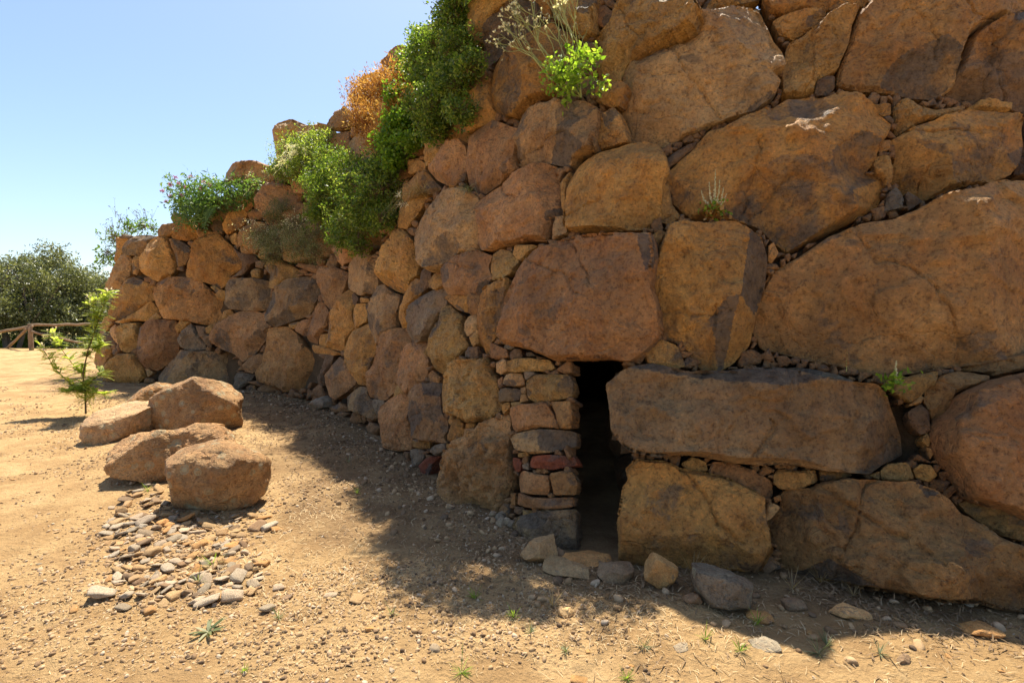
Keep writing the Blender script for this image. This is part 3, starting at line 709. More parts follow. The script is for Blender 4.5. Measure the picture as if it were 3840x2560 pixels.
# fill what is left between the traced stones with smaller ones wedged in
cell = 6.0; X0, Y0, X1, Y1 = -40, -320, 4600, 2400
gx = np.arange(X0, X1, cell); gy = np.arange(Y0, Y1, cell)
GX, GY = np.meshgrid(gx, gy); pts = np.stack([GX.ravel(), GY.ravel()], 1)
occ = ~inside(REGION, pts); occ |= inside(DOOR, pts)
occ = occ.reshape(GX.shape)
def stamp(poly):
    lo = ((poly.min(0) - [X0, Y0]) / cell).astype(int) - 1; hi = ((poly.max(0) - [X0, Y0]) / cell).astype(int) + 2
    x0, y0 = max(lo[0], 0), max(lo[1], 0); x1, y1 = min(hi[0], occ.shape[1]), min(hi[1], occ.shape[0])
    if x1 <= x0 or y1 <= y0: return
    sub = np.stack([GX[y0:y1, x0:x1].ravel(), GY[y0:y1, x0:x1].ravel()], 1)
    occ[y0:y1, x0:x1] |= inside(poly, sub).reshape(y1 - y0, x1 - x0)
for p in polys: stamp(p)
rub_v, rub_f, rub_p, nv = [], [], [], 0
nfill = 0
SMALL_OUT = ~inside(np.vstack([SIL + [18, 62], BASE_LOW]), pts).reshape(occ.shape)
for rad in (170, 120, 85, 60, 42, 30, 20, 14):
    if rad == 30: occ |= SMALL_OUT
    for attempt in range(6):
        I = np.zeros((occ.shape[0] + 1, occ.shape[1] + 1)); I[1:, 1:] = occ.cumsum(0).cumsum(1)
        hx = max(1, int(rad * .72 / cell)); 
        free = np.zeros(occ.shape, bool)
        A = I[2 * hx + 1:, 2 * hx + 1:] - I[:-2 * hx - 1, 2 * hx + 1:] - I[2 * hx + 1:, :-2 * hx - 1] + I[:-2 * hx - 1, :-2 * hx - 1]
        free[hx:hx + A.shape[0], hx:hx + A.shape[1]] = A <= (.06 * (2 * hx + 1) ** 2)
        idx = np.argwhere(free & ~occ)
        if not len(idx): break
        rng.shuffle(idx); taken = []
        for (iy, ix) in idx:
            c = np.array([gx[ix], gy[iy]])
            if any(abs(c[0] - t[0]) < rad * 1.9 and abs(c[1] - t[1]) < rad * 1.7 for t in taken): continue
            taken.append(c)
            if rad <= 20 and U(0, 1) < .72: continue
            k = int(rng.integers(4, 8)); an = np.sort(rng.uniform(0, 2 * math.pi, k) * .35 + np.arange(k) * 2 * math.pi / k)
            rr = rad * rng.uniform(.85, 1.12, k); asp = U(.75, 1.45)
            poly = c + np.stack([np.cos(an) * rr * asp, np.sin(an) * rr / asp], 1)
            stamp(poly)
            big = rad >= 30
            W, Fc, pa, P0, sz = stone_mesh(poly, push=-.28 if not big else (-.12 if rad < 50 else -.04), res=1.0 if big else 1.4, facet=.6)
            if big and nfill < 75:
                nfill += 1
                o = mesh_obj('chink_stone' if rad < 60 else 'stone', W, Fc, ROCK, wall, P0, True, {'patina': pa}, 30); colour(o, random.choice('onryg'))
            else:
                rub_v.append(W); rub_f += [[i + nv for i in f] for f in Fc]; rub_p.append(pa); nv += len(W)
rub = mesh_obj('rubble_fill', np.vstack(rub_v), rub_f, ROCK, wall, None, True, {'patina': np.concatenate(rub_p)})
rub.color = (.36, .21, .09, .15); rub['kind'] = 'stuff'

# earth and rubble core behind the facing, roofed over, with the doorway left open
tops = [hit([p]) for p in M("265,552 330,530 400,500 470,440 560,400 615,390 640,310 760,292 830,215 900,150 960,105 1040,10 1085,-60 1110,-90 1500,-70 2000,-60 2352,-60")]
ts_ = sorted([(sv[t[2]], t[0][2]) for t in tops])
ts_x = np.array([t[0] for t in ts_]); ts_h = np.array([t[1] for t in ts_])
def top_h(s): return np.interp(s, ts_x, ts_h) - .18
ns = 260; ss = np.linspace(0, sv[-1], ns); nh = 60
CV = []; ids = np.zeros((nh + 6, ns), int)
for i, s in enumerate(ss):
    b = np.array([np.interp(s, sv, BX[:, 0]), np.interp(s, sv, BX[:, 1])]); k = int(s / sv[-1] * (NS - 1)); ni = NI[k]; tb = TB[k]
    H = float(top_h(s))
    for q in range(nh + 6):
        if q < nh:
            h = -.3 + (H + .3) * q / (nh - 1); off = tb * h + .24
        else:
            back = [.35, 1.0, 2.2, 4.0, 4.2, 4.3][q - nh]; h = [H + .02, H + .10, H + .12, H, H - 1.0, -.5][q - nh]; off = tb * H + .24 + back
        p = b + ni * off; ids[q, i] = len(CV); CV.append([p[0], p[1], h])
CV = np.array(CV)
nz = fbm(CV / .35, 3, 2)[:, None] * .05
CV = CV + nz * np.array([1, 1, .6])
rel = CV - EYE; yc = rel[:, 1] * CP - rel[:, 2] * SP; zc = rel[:, 1] * SP + rel[:, 2] * CP
pxy = np.stack([1920 + F * rel[:, 0] / np.maximum(yc, .1), 1280 - F * zc / np.maximum(yc, .1)], 1)
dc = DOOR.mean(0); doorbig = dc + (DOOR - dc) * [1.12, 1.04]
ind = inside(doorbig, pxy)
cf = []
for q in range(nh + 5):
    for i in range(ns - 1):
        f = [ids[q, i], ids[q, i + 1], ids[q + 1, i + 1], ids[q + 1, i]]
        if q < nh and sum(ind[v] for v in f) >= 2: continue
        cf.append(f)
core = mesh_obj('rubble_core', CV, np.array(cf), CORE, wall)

# ------------------------------------------------------------------ free-standing rocks: planes cut from a sphere
def ico(n):
    t = (1 + 5 ** .5) / 2
    v = np.array([(-1, t, 0), (1, t, 0), (-1, -t, 0), (1, -t, 0), (0, -1, t), (0, 1, t), (0, -1, -t), (0, 1, -t), (t, 0, -1), (t, 0, 1), (-t, 0, -1), (-t, 0, 1)], float)
    v /= np.linalg.norm(v, axis=1)[:, None]
    f = np.array([(0, 11, 5), (0, 5, 1), (0, 1, 7), (0, 7, 10), (0, 10, 11), (1, 5, 9), (5, 11, 4), (11, 10, 2), (10, 7, 6), (7, 1, 8), (3, 9, 4), (3, 4, 2), (3, 2, 6), (3, 6, 8), (3, 8, 9), (4, 9, 5), (2, 4, 11), (6, 2, 10), (8, 6, 7), (9, 8, 1)])
    for _ in range(n):
        cache = {}; vl = list(v); nf = []
        def md(a, b):
            k = (min(a, b), max(a, b))
            if k not in cache:
                m_ = vl[a] + vl[b]; cache[k] = len(vl); vl.append(m_ / np.linalg.norm(m_))
            return cache[k]
        for a, b, c in f:
            x, y, z = md(a, b), md(b, c), md(c, a); nf += [(a, x, z), (b, y, x), (c, z, y), (x, y, z)]
        v = np.array(vl); f = np.array(nf)
    return v, f
ICO = {k: ico(k) for k in (1, 2, 3, 5)}
def rock(dims, planes=None, level=5, seed=0, nplanes=14, sharp=44, rough=1.0):
    """planes: list of (nx,ny,nz,d) in the unit box frame; dims = half sizes"""
    r = np.random.default_rng(seed); v, f = ICO[level]
    pl = list(planes or [])
    if planes is None:
        for q in range(nplanes):
            n = r.normal(0, 1, 3); n /= np.linalg.norm(n); pl.append((*n, r.uniform(.72, 1.0)))
    if planes is not None:
        for q in range(9):
            n = r.normal(0, 1, 3); n /= np.linalg.norm(n); pl.append((*n, r.uniform(.97, 1.1)))
    pl += [(1, 0, 0, 1), (-1, 0, 0, 1), (0, 1, 0, 1), (0, -1, 0, 1), (0, 0, 1, 1), (0, 0, -1, 1)]
    Pn = np.array([p[:3] for p in pl], float); Pn /= np.linalg.norm(Pn, axis=1)[:, None]; Pd = np.array([p[3] for p in pl])
    dt = v @ Pn.T; inv = np.clip(dt / Pd, 0, None)
    R = 1 / (inv ** sharp).sum(1) ** (1 / sharp)
    P = v * R[:, None] * np.array(dims)
    sz = float(np.mean(dims))
    amp = fbm(P / (sz * .9) + seed, 3, seed % 40) * .028 + (ridged(P / (sz * .35) + seed, 3, seed % 23) - .9) * .012 * rough
    if level >= 3: amp = amp + fbm(P / (sz * .09) + seed, 3, 9) * .010 * rough
    if level >= 3:
        f1 = fbm(P / (sz * .5) + seed * .7, 4, 33)
        for th in (-.3, .1, .45): amp = amp + .011 * rough * np.clip((f1 - th) * 10, -1, 1)
    P = P + v * (amp * sz)[:, None]
    pat = np.array([r.uniform(0, .5) for _ in pl])[inv.argmax(1)]
    return P, f, pat
def rot(P, rx=0, ry=0, rz=0):
    rx, ry, rz = map(math.radians, (rx, ry, rz))
    c, s = math.cos, math.sin
    Rx = np.array([[1, 0, 0], [0, c(rx), -s(rx)], [0, s(rx), c(rx)]]); Ry = np.array([[c(ry), 0, s(ry)], [0, 1, 0], [-s(ry), 0, c(ry)]])
    Rz = np.array([[c(rz), -s(rz), 0], [s(rz), c(rz), 0], [0, 0, 1]])
    return P @ (Rz @ Ry @ Rx).T

for (x, y, Y, a_, b_, c_) in [(1425, 1000, 4.7, .12, .25, .20), (1440, 1080, 4.5, .13, .25, .16), (1412, 1170, 5.2, .10, .3, .2)]:
    c_w = at_depth(x, y, Y); P, f, pt = rock((a_, b_, c_), None, 3, int(x)); o = mesh_obj('passage_stone', P + c_w, f, ROCK, wall, c_w, True, {'patina': pt}, 30); colour(o, 'd')

# ------------------------------------------------------------------ ground
def gz(x, y):
    x = np.asarray(x, float); y = np.asarray(y, float)
    r_ = np.hypot(x, y)
    z = fbm(np.stack([x / 1.9, y / 1.9, x * 0], 1), 3, 11) * .028 * np.clip((r_ - 1) / 3, .25, 1) + fbm(np.stack([x / .35, y / .35, x * 0], 1), 3, 12) * .015 + fbm(np.stack([x / .13, y / .13, x * 0], 1), 2, 14) * .004 * np.clip(1.5 - r_ / 8, 0, 1)
    z = z - np.clip(y - 23.5, 0, 12) * .16 - np.clip(y - 36, 0, 400) * .02
    d, i = wall_g(np.stack([x, y, x * 0], 1))
    z = z - np.clip(1 + d * 2, 0, 1) * .015
    return z
def gz1(x, y): return float(gz(np.array([x]), np.array([y]))[0])
nr, na = 420, 620
rad_ = np.concatenate([np.linspace(.3, 1.4, 12)[:-1], 1.4 * (1.0095 ** np.arange(nr))])
rad_ = rad_[rad_ < 70]; rad_ = np.concatenate([rad_, np.geomspace(75, 1500, 24)])
ang = np.linspace(math.radians(-75), math.radians(75), na)
RR, AA = np.meshgrid(rad_, ang, indexing='ij')
gxv, gyv = (RR * np.sin(AA)).ravel(), (RR * np.cos(AA)).ravel()
near = RR.ravel() < 80
gzv = np.zeros(gxv.shape); 
idxn = np.where(near)[0]
for c0 in range(0, len(idxn), 20000):
    ii = idxn[c0:c0 + 20000]; gzv[ii] = gz(gxv[ii], gyv[ii])
far = ~near; gzv[far] = -1.92 - .88 - (np.minimum(RR.ravel()[far], 400) - 80) * .02
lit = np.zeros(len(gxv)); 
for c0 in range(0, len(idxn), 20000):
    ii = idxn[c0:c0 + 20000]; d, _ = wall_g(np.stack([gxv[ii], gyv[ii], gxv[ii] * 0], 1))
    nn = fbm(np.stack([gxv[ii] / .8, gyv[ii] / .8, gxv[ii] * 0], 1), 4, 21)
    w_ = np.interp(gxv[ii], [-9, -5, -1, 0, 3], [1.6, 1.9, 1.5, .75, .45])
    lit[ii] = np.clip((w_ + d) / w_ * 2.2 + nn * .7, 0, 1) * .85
grn = np.clip((gyv - 22.5) / 2, 0, 1)
R_, A_ = RR.shape
q = np.arange(R_ * A_).reshape(R_, A_)
gf = np.stack([q[:-1, :-1].ravel(), q[1:, :-1].ravel(), q[1:, 1:].ravel(), q[:-1, 1:].ravel()], 1)[:, ::-1]
gv = np.stack([gxv, gyv, gzv], 1)
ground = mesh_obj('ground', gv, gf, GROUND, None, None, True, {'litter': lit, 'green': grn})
tag(ground, 'bare sandy earth in front of the stone wall, strewn with grit and dry litter', None, None, 'structure')
# the rest of the ground behind and beside the camera
bv = []; 
for a in np.linspace(math.radians(75), math.radians(285), 40):
    for r_ in (.3, 3, 12, 60, 1500): bv.append((r_ * math.sin(a), r_ * math.cos(a), -.003 if r_ < 60 else -3))
bf = [[i * 5 + j, (i + 1) * 5 + j, (i + 1) * 5 + j + 1, i * 5 + j + 1] for i in range(39) for j in range(4)]
bg_ = mesh_obj('ground', bv, np.array(bf), GROUND); tag(bg_, 'bare sandy earth continuing behind the viewpoint', None, None, 'structure')

# ------------------------------------------------------------------ scattered grit, litter (uncountable)
def scatter_rocks(name, n, place, size, label, colour_, seed, flat=(.35, .8), lvl=1, group=None):
    r = np.random.default_rng(seed)
    protos = []
    for k in range(10):
        P, f, pt = rock((1, U(.6, .9), U(*flat)), None, lvl, seed * 31 + k, 9, 30); protos.append((P, f))
    vs, fs, tn = [], [], []; nv = 0; pos = place(r, n); zz = gz(pos[:, 0], pos[:, 1])
    for i in range(len(pos)):
        P, f = protos[r.integers(10)]; s = size(r, pos[i]); a = r.uniform(0, 6.28); c, s_ = math.cos(a), math.sin(a)
        tx, ty = r.normal(0, .25, 2)
        Q = P * s; Q = np.stack([Q[:, 0] * c - Q[:, 1] * s_, Q[:, 0] * s_ + Q[:, 1] * c, Q[:, 2]], 1); Q[:, 2] += Q[:, 0] * tx + Q[:, 1] * ty
        Q += [pos[i, 0], pos[i, 1], zz[i] + s * r.uniform(-.05, .3)]
        vs.append(Q); fs.append(f + nv); nv += len(Q); tn.append(np.full(len(Q), r.uniform(0, 1)))
    o = mesh_obj(name, np.vstack(vs), np.vstack(fs), colour_, None, None, False, {'tone': np.concatenate(tn)})
    tag(o, label, 'gravel', None, 'stuff'); return o
def grit_material():
    m, t, o = nodes('mixed_grit'); g = G(t)
    a = g.n('ShaderNodeAttribute', attribute_name='tone'); tc = g.n('ShaderNodeTexCoord')
    c = g.ramp(a.outputs['Fac'], [(0.0, (.13, .085, .05)), (.3, (.26, .16, .08)), (.6, (.42, .27, .13)), (.88, (.48, .33, .19)), (1.0, (.52, .40, .27))])
    n = g.noise(tc.outputs['Object'], 60, 5, .7)
    c = g.mix(g.ramp(n, [(.35, .5), (.55, 0.0)]), c, g.mix(1.0, c, (.6, .55, .5), 'MULTIPLY'))
    b = g.n('ShaderNodeBsdfPrincipled'); b.inputs['Roughness'].default_value = .85; b.inputs['Specular IOR Level'].default_value = .25; g.l(c, b.inputs['Base Color'])
    bp = g.n('ShaderNodeBump'); bp.inputs['Strength'].default_value = .4; bp.inputs['Distance'].default_value = .01; g.l(n, bp.inputs['Height']); g.l(bp.outputs[0], b.inputs['Normal'])
    g.l(b.outputs[0], o.inputs[0]); return m
GRIT = grit_material()
def not_in_wall(p, m=.05):
    d, _ = wall_g(np.column_stack([p, np.zeros(len(p))])); return p[d < -m]
def place_fan(r, n):
    out = []
    while sum(len(o) for o in out) < n:
        rr = 1.6 + (18 - 1.6) * r.random(4000) ** 2.1; a = np.radians(r.uniform(-50, 52, 4000))
        p = np.stack([rr * np.sin(a), rr * np.cos(a)], 1); nn = fbm(np.column_stack([p / .9, p[:, 0] * 0]), 3, 5)
        out.append(not_in_wall(p[r.random(4000) < .28 + nn * 1.3]))
    return np.vstack(out)[:n]
scatter_rocks('grit', 16000, place_fan, lambda r, p: .003 + .011 * r.random() ** 4 + .0018 * np.hypot(*p) * r.random() * .6, 'fine loose grit scattered over the sandy ground', GRIT, 3)
def place_wallfoot(r, n):
    k = r.integers(60, 560, n * 3); off = np.abs(r.normal(0, .38, n * 3)) + .03
    p = BX[k] - NI[k] * off[:, None]; return not_in_wall(p, .02)[:n]
scatter_rocks('wall_foot_gravel', 2000, place_wallfoot, lambda r, p: .006 + .030 * r.random() ** 3, 'broken gravel lying along the foot of the wall', GRIT, 5)

def scatter_straw(name, n, place, label, mat=STRAW, ln=(.02, .09), seed=1, up=.25, wd=.0016):
    r = np.random.default_rng(seed); p = place(r, n); n = len(p); z = gz(p[:, 0], p[:, 1])
    a = r.uniform(0, 6.28, n); L = r.uniform(*ln, n) * r.uniform(.4, 1, n); el = np.abs(r.normal(0, up, n))
    d = np.stack([np.cos(a) * np.cos(el), np.sin(a) * np.cos(el), np.sin(el)], 1) * L[:, None]
    sd = np.stack([-np.sin(a), np.cos(a), r.normal(0, .3, n)], 1) * (wd * (1 + .35 * np.hypot(p[:, 0], p[:, 1])))[:, None]
    cv = np.stack([-np.sin(a), np.cos(a), a * 0], 1) * (L * r.normal(0, .07, n))[:, None]; cv[:, 2] += L * .08
    o = np.stack([p[:, 0], p[:, 1], z + .004], 1)
    V = np.stack([o - sd, o + sd, o + d * .5 + cv + sd, o + d * .5 + cv - sd, o + d], 1).reshape(-1, 3)
    b = np.arange(n) * 5
    Ft = np.concatenate([np.stack([b, b + 1, b + 2], 1), np.stack([b, b + 2, b + 3], 1), np.stack([b + 3, b + 2, b + 4], 1)])
    ob = mesh_obj(name, V, Ft, mat, None, None, False); tag(ob, label, 'litter', None, 'stuff'); return ob
def place_litter(r, n):
    k = r.integers(90, 560, n * 4); w_ = np.interp(BX[k, 0], [-9, -5, -1, 0, 3], [.9, 1.2, 1.0, .5, .35])
    p = BX[k] - NI[k] * (np.abs(r.normal(0, 1, n * 4)) * w_ + .02)[:, None]
    nn = fbm(np.column_stack([p / .5, p[:, 0] * 0]), 3, 6); return not_in_wall(p[r.random(len(p)) < .5 + nn * .6], .0)[:n]
LITTER = plain_material('brown_leaf_litter', (.13, .08, .04), (.33, .22, .12), 3, .85, .1)
scatter_straw('leaf_litter', 14000, place_litter, 'brown dry leaf and twig litter in the shade along the wall', LITTER, (.02, .09), 2, .3, .0014)
def place_clumps(r, n):
    cs = on_plane(M("560,1310 620,1290 700,1250 720,1180 760,1330 680,1370 180,980 190,1000 1180,1430 1500,1450 1250,1400 1420,1400 1650,1440 1900,1470 2050,1440 300,1330 800,1300 780,1120 860,1330"))[:, :2]
    sc = r.uniform(.12, .35, len(cs)); k = r.integers(0, len(cs), n); p = cs[k] + r.normal(0, 1, (n, 2)) * sc[k][:, None] * [1.4, 1]
    return not_in_wall(p)
scatter_straw('dry_straw', 3800, place_clumps, 'bleached dry grass stalks strewn on the sunlit earth', STRAW, (.02, .08), 4, .3, .0007)
scatter_straw('straw_bits', 7000, place_fan, 'scattered bits of straw across the open ground', STRAW, (.01, .05), 6, .15, .0006)

# ------------------------------------------------------------------ fallen boulders at the left
def boulder(name, cx, cy_base, Wm, Dm, Hm, planes, seed, code, label, rz=0, rx=0, ry=0, mat=ROCK_LICHEN, sharp=44, level=5, cat='boulder', sink=.03, group=None, rough=1.0, lift=0.0, grey=None):
    """cx, cy_base: where its front foot stands in the photograph (M frame)"""
    g0 = on_plane([[cx * K, cy_base * K]])[0]; fwd = g0[:2] / np.linalg.norm(g0[:2])
    c = np.array([g0[0] + fwd[0] * Dm / 2, g0[1] + fwd[1] * Dm / 2])
    P, f, pt = rock((Wm / 2, Dm / 2, Hm / 2), planes, level, seed, sharp=sharp, rough=rough)
    P = rot(P, rx, ry, rz - math.degrees(math.atan2(fwd[0], fwd[1])) * .0)
    P[:, 2] += -P[:, 2].min() - sink
    org = np.array([c[0], c[1], gz1(c[0], c[1]) + lift]); P = P + org
    o = mesh_obj(name, P, f, mat, None, org, True, {'patina': pt}, 28 if sharp > 20 else None); colour(o, code, grey); tag(o, label, cat, group); return o
BG = 'fallen boulders lying in the sun before the wall'
boulder('boulder', 292, 1016, .70, 1.1, .38, [(0, -.18, 1, .80), (.5, -.8, .1, .95), (-.8, -.6, -.2, .92), (-.7, .4, .3, .95), (.2, .5, .9, .90)], 11, 'P',
        'pale flat-topped boulder, leftmost of the fallen ones, beside the feathery sapling', rz=-8, rx=7, group=BG, grey=0)
boulder('boulder', 450, 1000, 1.16, .75, .74, [(.75, -.1, .6, .80), (-.6, -.1, .8, .78), (0, -.95, .3, .86), (-.8, -.5, .1, .93), (.2, .2, 1, .92), (.6, -.8, .2, .9)], 12, 'Y',
        'largest brown boulder with a ridged top, behind the long flat one', rz=6, group=BG, grey=.1)
boulder('boulder', 360, 948, .85, .6, .48, [(-.75, -.3, .7, .62), (.55, 0, .8, .80), (0, -.9, .4, .75)], 13, 'n',
        'small wedge-shaped boulder peeping out behind the pale flat-topped one', rz=10, group=BG, grey=.35)
boulder('boulder', 408, 1106, 1.08, .46, .48, [(-.75, -.2, .6, .86), (0, .3, 1, .86), (.9, 0, .4, .90), (0, -.9, .45, .90), (-.3, -.9, .3, .92)], 14, 'Y',
        'long low pitted boulder lying diagonally between the largest and the front one', rz=26, ry=-4, group=BG, grey=0, rough=1.5)
boulder('boulder', 490, 1180, .80, .56, .60, [(-.42, -.15, .9, .74), (.55, .1, .85, .84), (-.95, -.5, -.1, .86), (.9, -.5, -.2, .88), (0, -1, .15, .90), (.3, -.9, -.4, .9), (-.3, -.85, -.5, .88), (0, -.4, .95, .93), (.15, -.6, .75, .88)], 15, 'Y',
        'rounded lichen-spotted boulder nearest the camera, standing on the heap of flat stones', rz=0, sharp=22, group=BG, grey=0)
tp = at_depth(497, 978, 6.15)
P, f, pt = rock((.08, .05, .04), None, 3, 77); o = mesh_obj('stone', P + tp, f, PEBBLE, None, tp, True, {'patina': pt}); colour(o, 'n'); tag(o, 'small stone resting on top of the long low boulder', 'stone')

# stones at the foot of the wall
foot = [
 (1237, 1303, 90, 62, 'g', 'angular grey stone with a dark right face left of the doorstep', 21, 0, 12),
 (1300, 1332, 112, 34, 'g', 'flat cracked stone lying in front of the doorway threshold', 22, 0, -8),
 (1352, 1305, 125, 30, 'n', 'smooth flat slab across the threshold of the dark doorway', 23, 0, 5),
 (1412, 1340, 90, 46, 'd', 'dark rough stone at the right end of the doorway threshold', 24, 0, 8),
 (1517, 1352, 74, 78, 'n', 'smooth egg-shaped stone leaning right of the doorway', 25, 30, 0),
 (1668, 1412, 150, 90, 'b', 'large bluish grey speckled rock lying before the wall', 26, 0, -6),
 (1592, 1396, 48, 30, 'd', 'dark chunk just left of the bluish grey rock', 27, 0, 20),
 (1820, 1397, 58, 34, 'd', 'brown rounded stone right of the bluish grey rock', 28, 0, 5),
 (1745, 1428, 66, 28, 'n', 'half-buried brown stone on the shadow edge below the bluish rock', 29, 0, -5),
 (1950, 1420, 84, 32, 'p', 'pale flaky stone catching sun at the shadow edge', 30, 0, 10),
 (2250, 1452, 96, 42, 'n', 'brown loaf-shaped stone at the far right by the shadow edge', 31, 0, -14),
 (1762, 1498, 72, 26, 'b', 'low grey sunlit stone in the open at bottom right', 32, 0, 8),
 (2075, 1522, 34, 22, 'd', 'small dark brown stone in the sun near the bottom right corner', 33, 0, 0),
 (1566, 1498, 42, 18, 'b', 'small wedge of grey stone in the sun below the doorway', 34, 0, 15),
 (1930, 1340, 130, 24, 'n', 'long flat stone sunk in the soil at the foot of the right-hand boulder', 35, 0, 2),
 (1762, 1316, 48, 40, 'd', 'dark stone wedged between two boulders at the wall foot', 36, 0, 0),
 (2025, 1480, 34, 12, 'b', 'thin grey flake lying flat in the sun at right', 37, 0, 0),
 (1655, 1325, 40, 26, 'g', 'grey chip at the wall foot above the bluish rock', 38, 0, 10),
 (1690, 1333, 44, 20, 'b', 'flat grey chip beside others at the wall foot', 39, 0, -10),
 (740, 945, 60, 34, 'b', 'grey stone tucked at the wall foot behind the fallen boulders', 40, 0, 12),
 (660, 1372, 26, 16, 'd', 'lone dark stone on the sand right of the flat stone heap', 41, 0, 0),
 (1300, 1422, 34, 30, 'p', 'upright pale chip at the shadow edge below the doorway', 42, 0, 30),
]
for (cx, cy, wpx, hpx, code, lab, sd, ry, rz_) in foot:
    g0 = on_plane([[cx * K, cy * K]])[0]; dd = g0[1]; Wm = wpx * K * dd / F; Hm = hpx * K * dd / F
    Hm = Hm * (.85 if hpx > wpx * .5 else .62)
    pl = None
    if sd == 25: pl = []
    boulder('stone', cx, cy, Wm, Wm * .7, Hm * (1.15 if sd != 25 else 1.0), pl, sd, code, lab, rz=rz_, ry=ry, mat=PEBBLE if sd != 26 else ROCK_LICHEN, level=5 if wpx > 60 else 3, cat='stone', sink=.02, sharp=12 if sd in (25, 28, 31) else 44)
# a few bluish pebbles by the jamb
for k, (x, y) in enumerate([(1132, 1188), (1148, 1198), (1158, 1190), (1164, 1210), (1176, 1214), (1150, 1212)]):
    boulder('pebble', x, y + 6, .075, .06, .06, None, 60 + k, 'b', 'blue-grey pebble in the little group left of the door jamb', mat=PEBBLE, level=3, cat='pebble', sink=.01, group='blue-grey pebbles left of the door jamb')

# heap of flat stones under the front boulder
protos = []
for k in range(14):
    P, f, pt = rock((1, U(.55, .85), U(.2, .5)), None, 2, 200 + k, 6, 90, 2.2)
    me = mesh_obj('flat_stone', P, f, PEBBLE, None, None, False, {'patina': pt * .6}); protos.append(me.data); bpy.data.objects.remove(me)
HEAP = M("350,1105 380,1128 400,1185 560,1185 560,1230 535,1300 590,1300 610,1350 480,1385 360,1370 290,1330 250,1270 240,1210 280,1150 330,1120")
heap_pts = []
tries = 0
while len(heap_pts) < 298 and tries < 30000:
    tries += 1
    p = np.array([U(225, 640), U(1110, 1400)]) * K
    if not inside(HEAP, p[None])[0]: 
        if U(0, 1) > .06: continue
    wp = on_plane(p[None])[0][:2]
    s = U(.018, .045) if U(0, 1) < .8 else U(.045, .068)
    if any((wp[0] - q[0]) ** 2 + (wp[1] - q[1]) ** 2 < ((s + q[2]) * .56) ** 2 for q in heap_pts): continue
    heap_pts.append((wp[0], wp[1], s))
for i, (x, y, s) in enumerate(heap_pts):
    o = bpy.data.objects.new('flat_stone', protos[i % 14]); C.objects.link(o)
    o.location = (x, y, gz1(x, y) + s * U(.1, .5)); o.scale = (s, s, s * U(.8, 1.2)); o.rotation_euler = (U(-.5, .5), U(-.5, .5), U(0, 6.28))
    colour(o, random.choice('gbggSnd' if i % 3 else 'SSg'), U(0, .3))
    tag(o, 'loose flat stone in the heap spread before the lichen-spotted front boulder', 'stone', 'loose flat stones heaped before the front boulder')
def place_heap(r, n):
    p = np.column_stack([r.normal(420, 95, n * 3), r.normal(1255, 62, n * 3)]) * K; nn = r.random(len(p)) < .8
    return on_plane(p[nn])[:n, :2]
scatter_rocks('stone_chips', 1500, place_heap, lambda r, p: .007 + .018 * r.random() ** 2, 'small broken chips filling in around the heap of flat stones', GRIT, 17, (.2, .5))
# single stones on the open ground
LM = [(400, 1280, 'the heap of flat stones'), (490, 1100, 'the lichen-spotted boulder'), (478, 1448, 'the flat rosette weed'), (1370, 1300, 'the doorway threshold'), (1668, 1380, 'the bluish grey rock'),
      (2250, 1440, 'the loaf-shaped stone at far right'), (1762, 1490, 'the low grey sunlit stone'), (197, 952, 'the feathery sapling'), (1566, 1495, 'the wedge of grey stone'), (1950, 1410, 'the pale flaky stone'), (100, 1560, 'the bottom left corner'), (1100, 1560, 'the bottom edge centre'), (740, 1360, 'the straw right of the stone heap')]
def cut(t): return t if len(t.split()) <= 16 else t.replace('well ', '').replace('just ', '').replace(' loose on the ground', ' on the ground')
def near_what(x, y):
    d = sorted([(math.hypot(x - a, (y - b) * 1.5), a, b, t) for a, b, t in LM])[0]; dx, dy = x - d[1], y - d[2]
    w_ = ('right of ' if dx > 0 else 'left of ') if abs(dx) > abs(dy) else ('below ' if dy > 0 else 'above ')
    return ('well ' if d[0] > 170 else 'just ' if d[0] < 70 else '') + w_ + d[3]
SING = [(128, 1222, 14), (210, 1255, 12), (345, 1400, 30), (285, 1396, 34), (640, 1150, 12), (650, 1130, 9), (820, 1380, 42), (760, 1370, 30), (715, 1350, 16), (640, 1340, 30), (600, 1290, 34), (700, 1325, 10),
        (860, 1332, 16), (815, 1345, 12), (440, 1505, 10), (850, 1455, 22), (1000, 1495, 26), (1240, 1395, 18), (1160, 1530, 14), (900, 1545, 20), (90, 1290, 10), (60, 1450, 16), (170, 1400, 26), (520, 1540, 12),
        (1350, 1500, 14), (1450, 1530, 12), (1640, 1530, 16), (1860, 1450, 20), (2180, 1500, 18), (2300, 1540, 14), (1100, 1440, 12), (980, 1400, 10), (690, 1440, 9), (30, 1100, 12), (140, 1120, 10), (1330, 1560, 40)]
for i, (x, y, wpx) in enumerate(SING):
    g0 = on_plane([[x * K, y * K]])[0]; s = wpx * K * g0[1] / F / 2
    o = bpy.data.objects.new('stone', protos[(i * 5) % 14]); C.objects.link(o)
    o.location = (g0[0], g0[1], gz1(g0[0], g0[1]) + s * .15); o.scale = (s, s, s); o.rotation_euler = (U(-.2, .2), U(-.2, .2), U(0, 6.28))
    cc = random.choice('gnSbn'); colour(o, cc, .1)
    tag(o, cut('%s %s stone loose on the ground %s' % ('tiny' if wpx < 13 else 'small' if wpx < 25 else 'flattish', {'g': 'grey', 'n': 'brown', 'p': 'pale', 'o': 'orange-brown', 'b': 'dull grey', 'S': 'pale'}[cc], near_what(x, y))), 'stone', 'single small stones on the open ground')

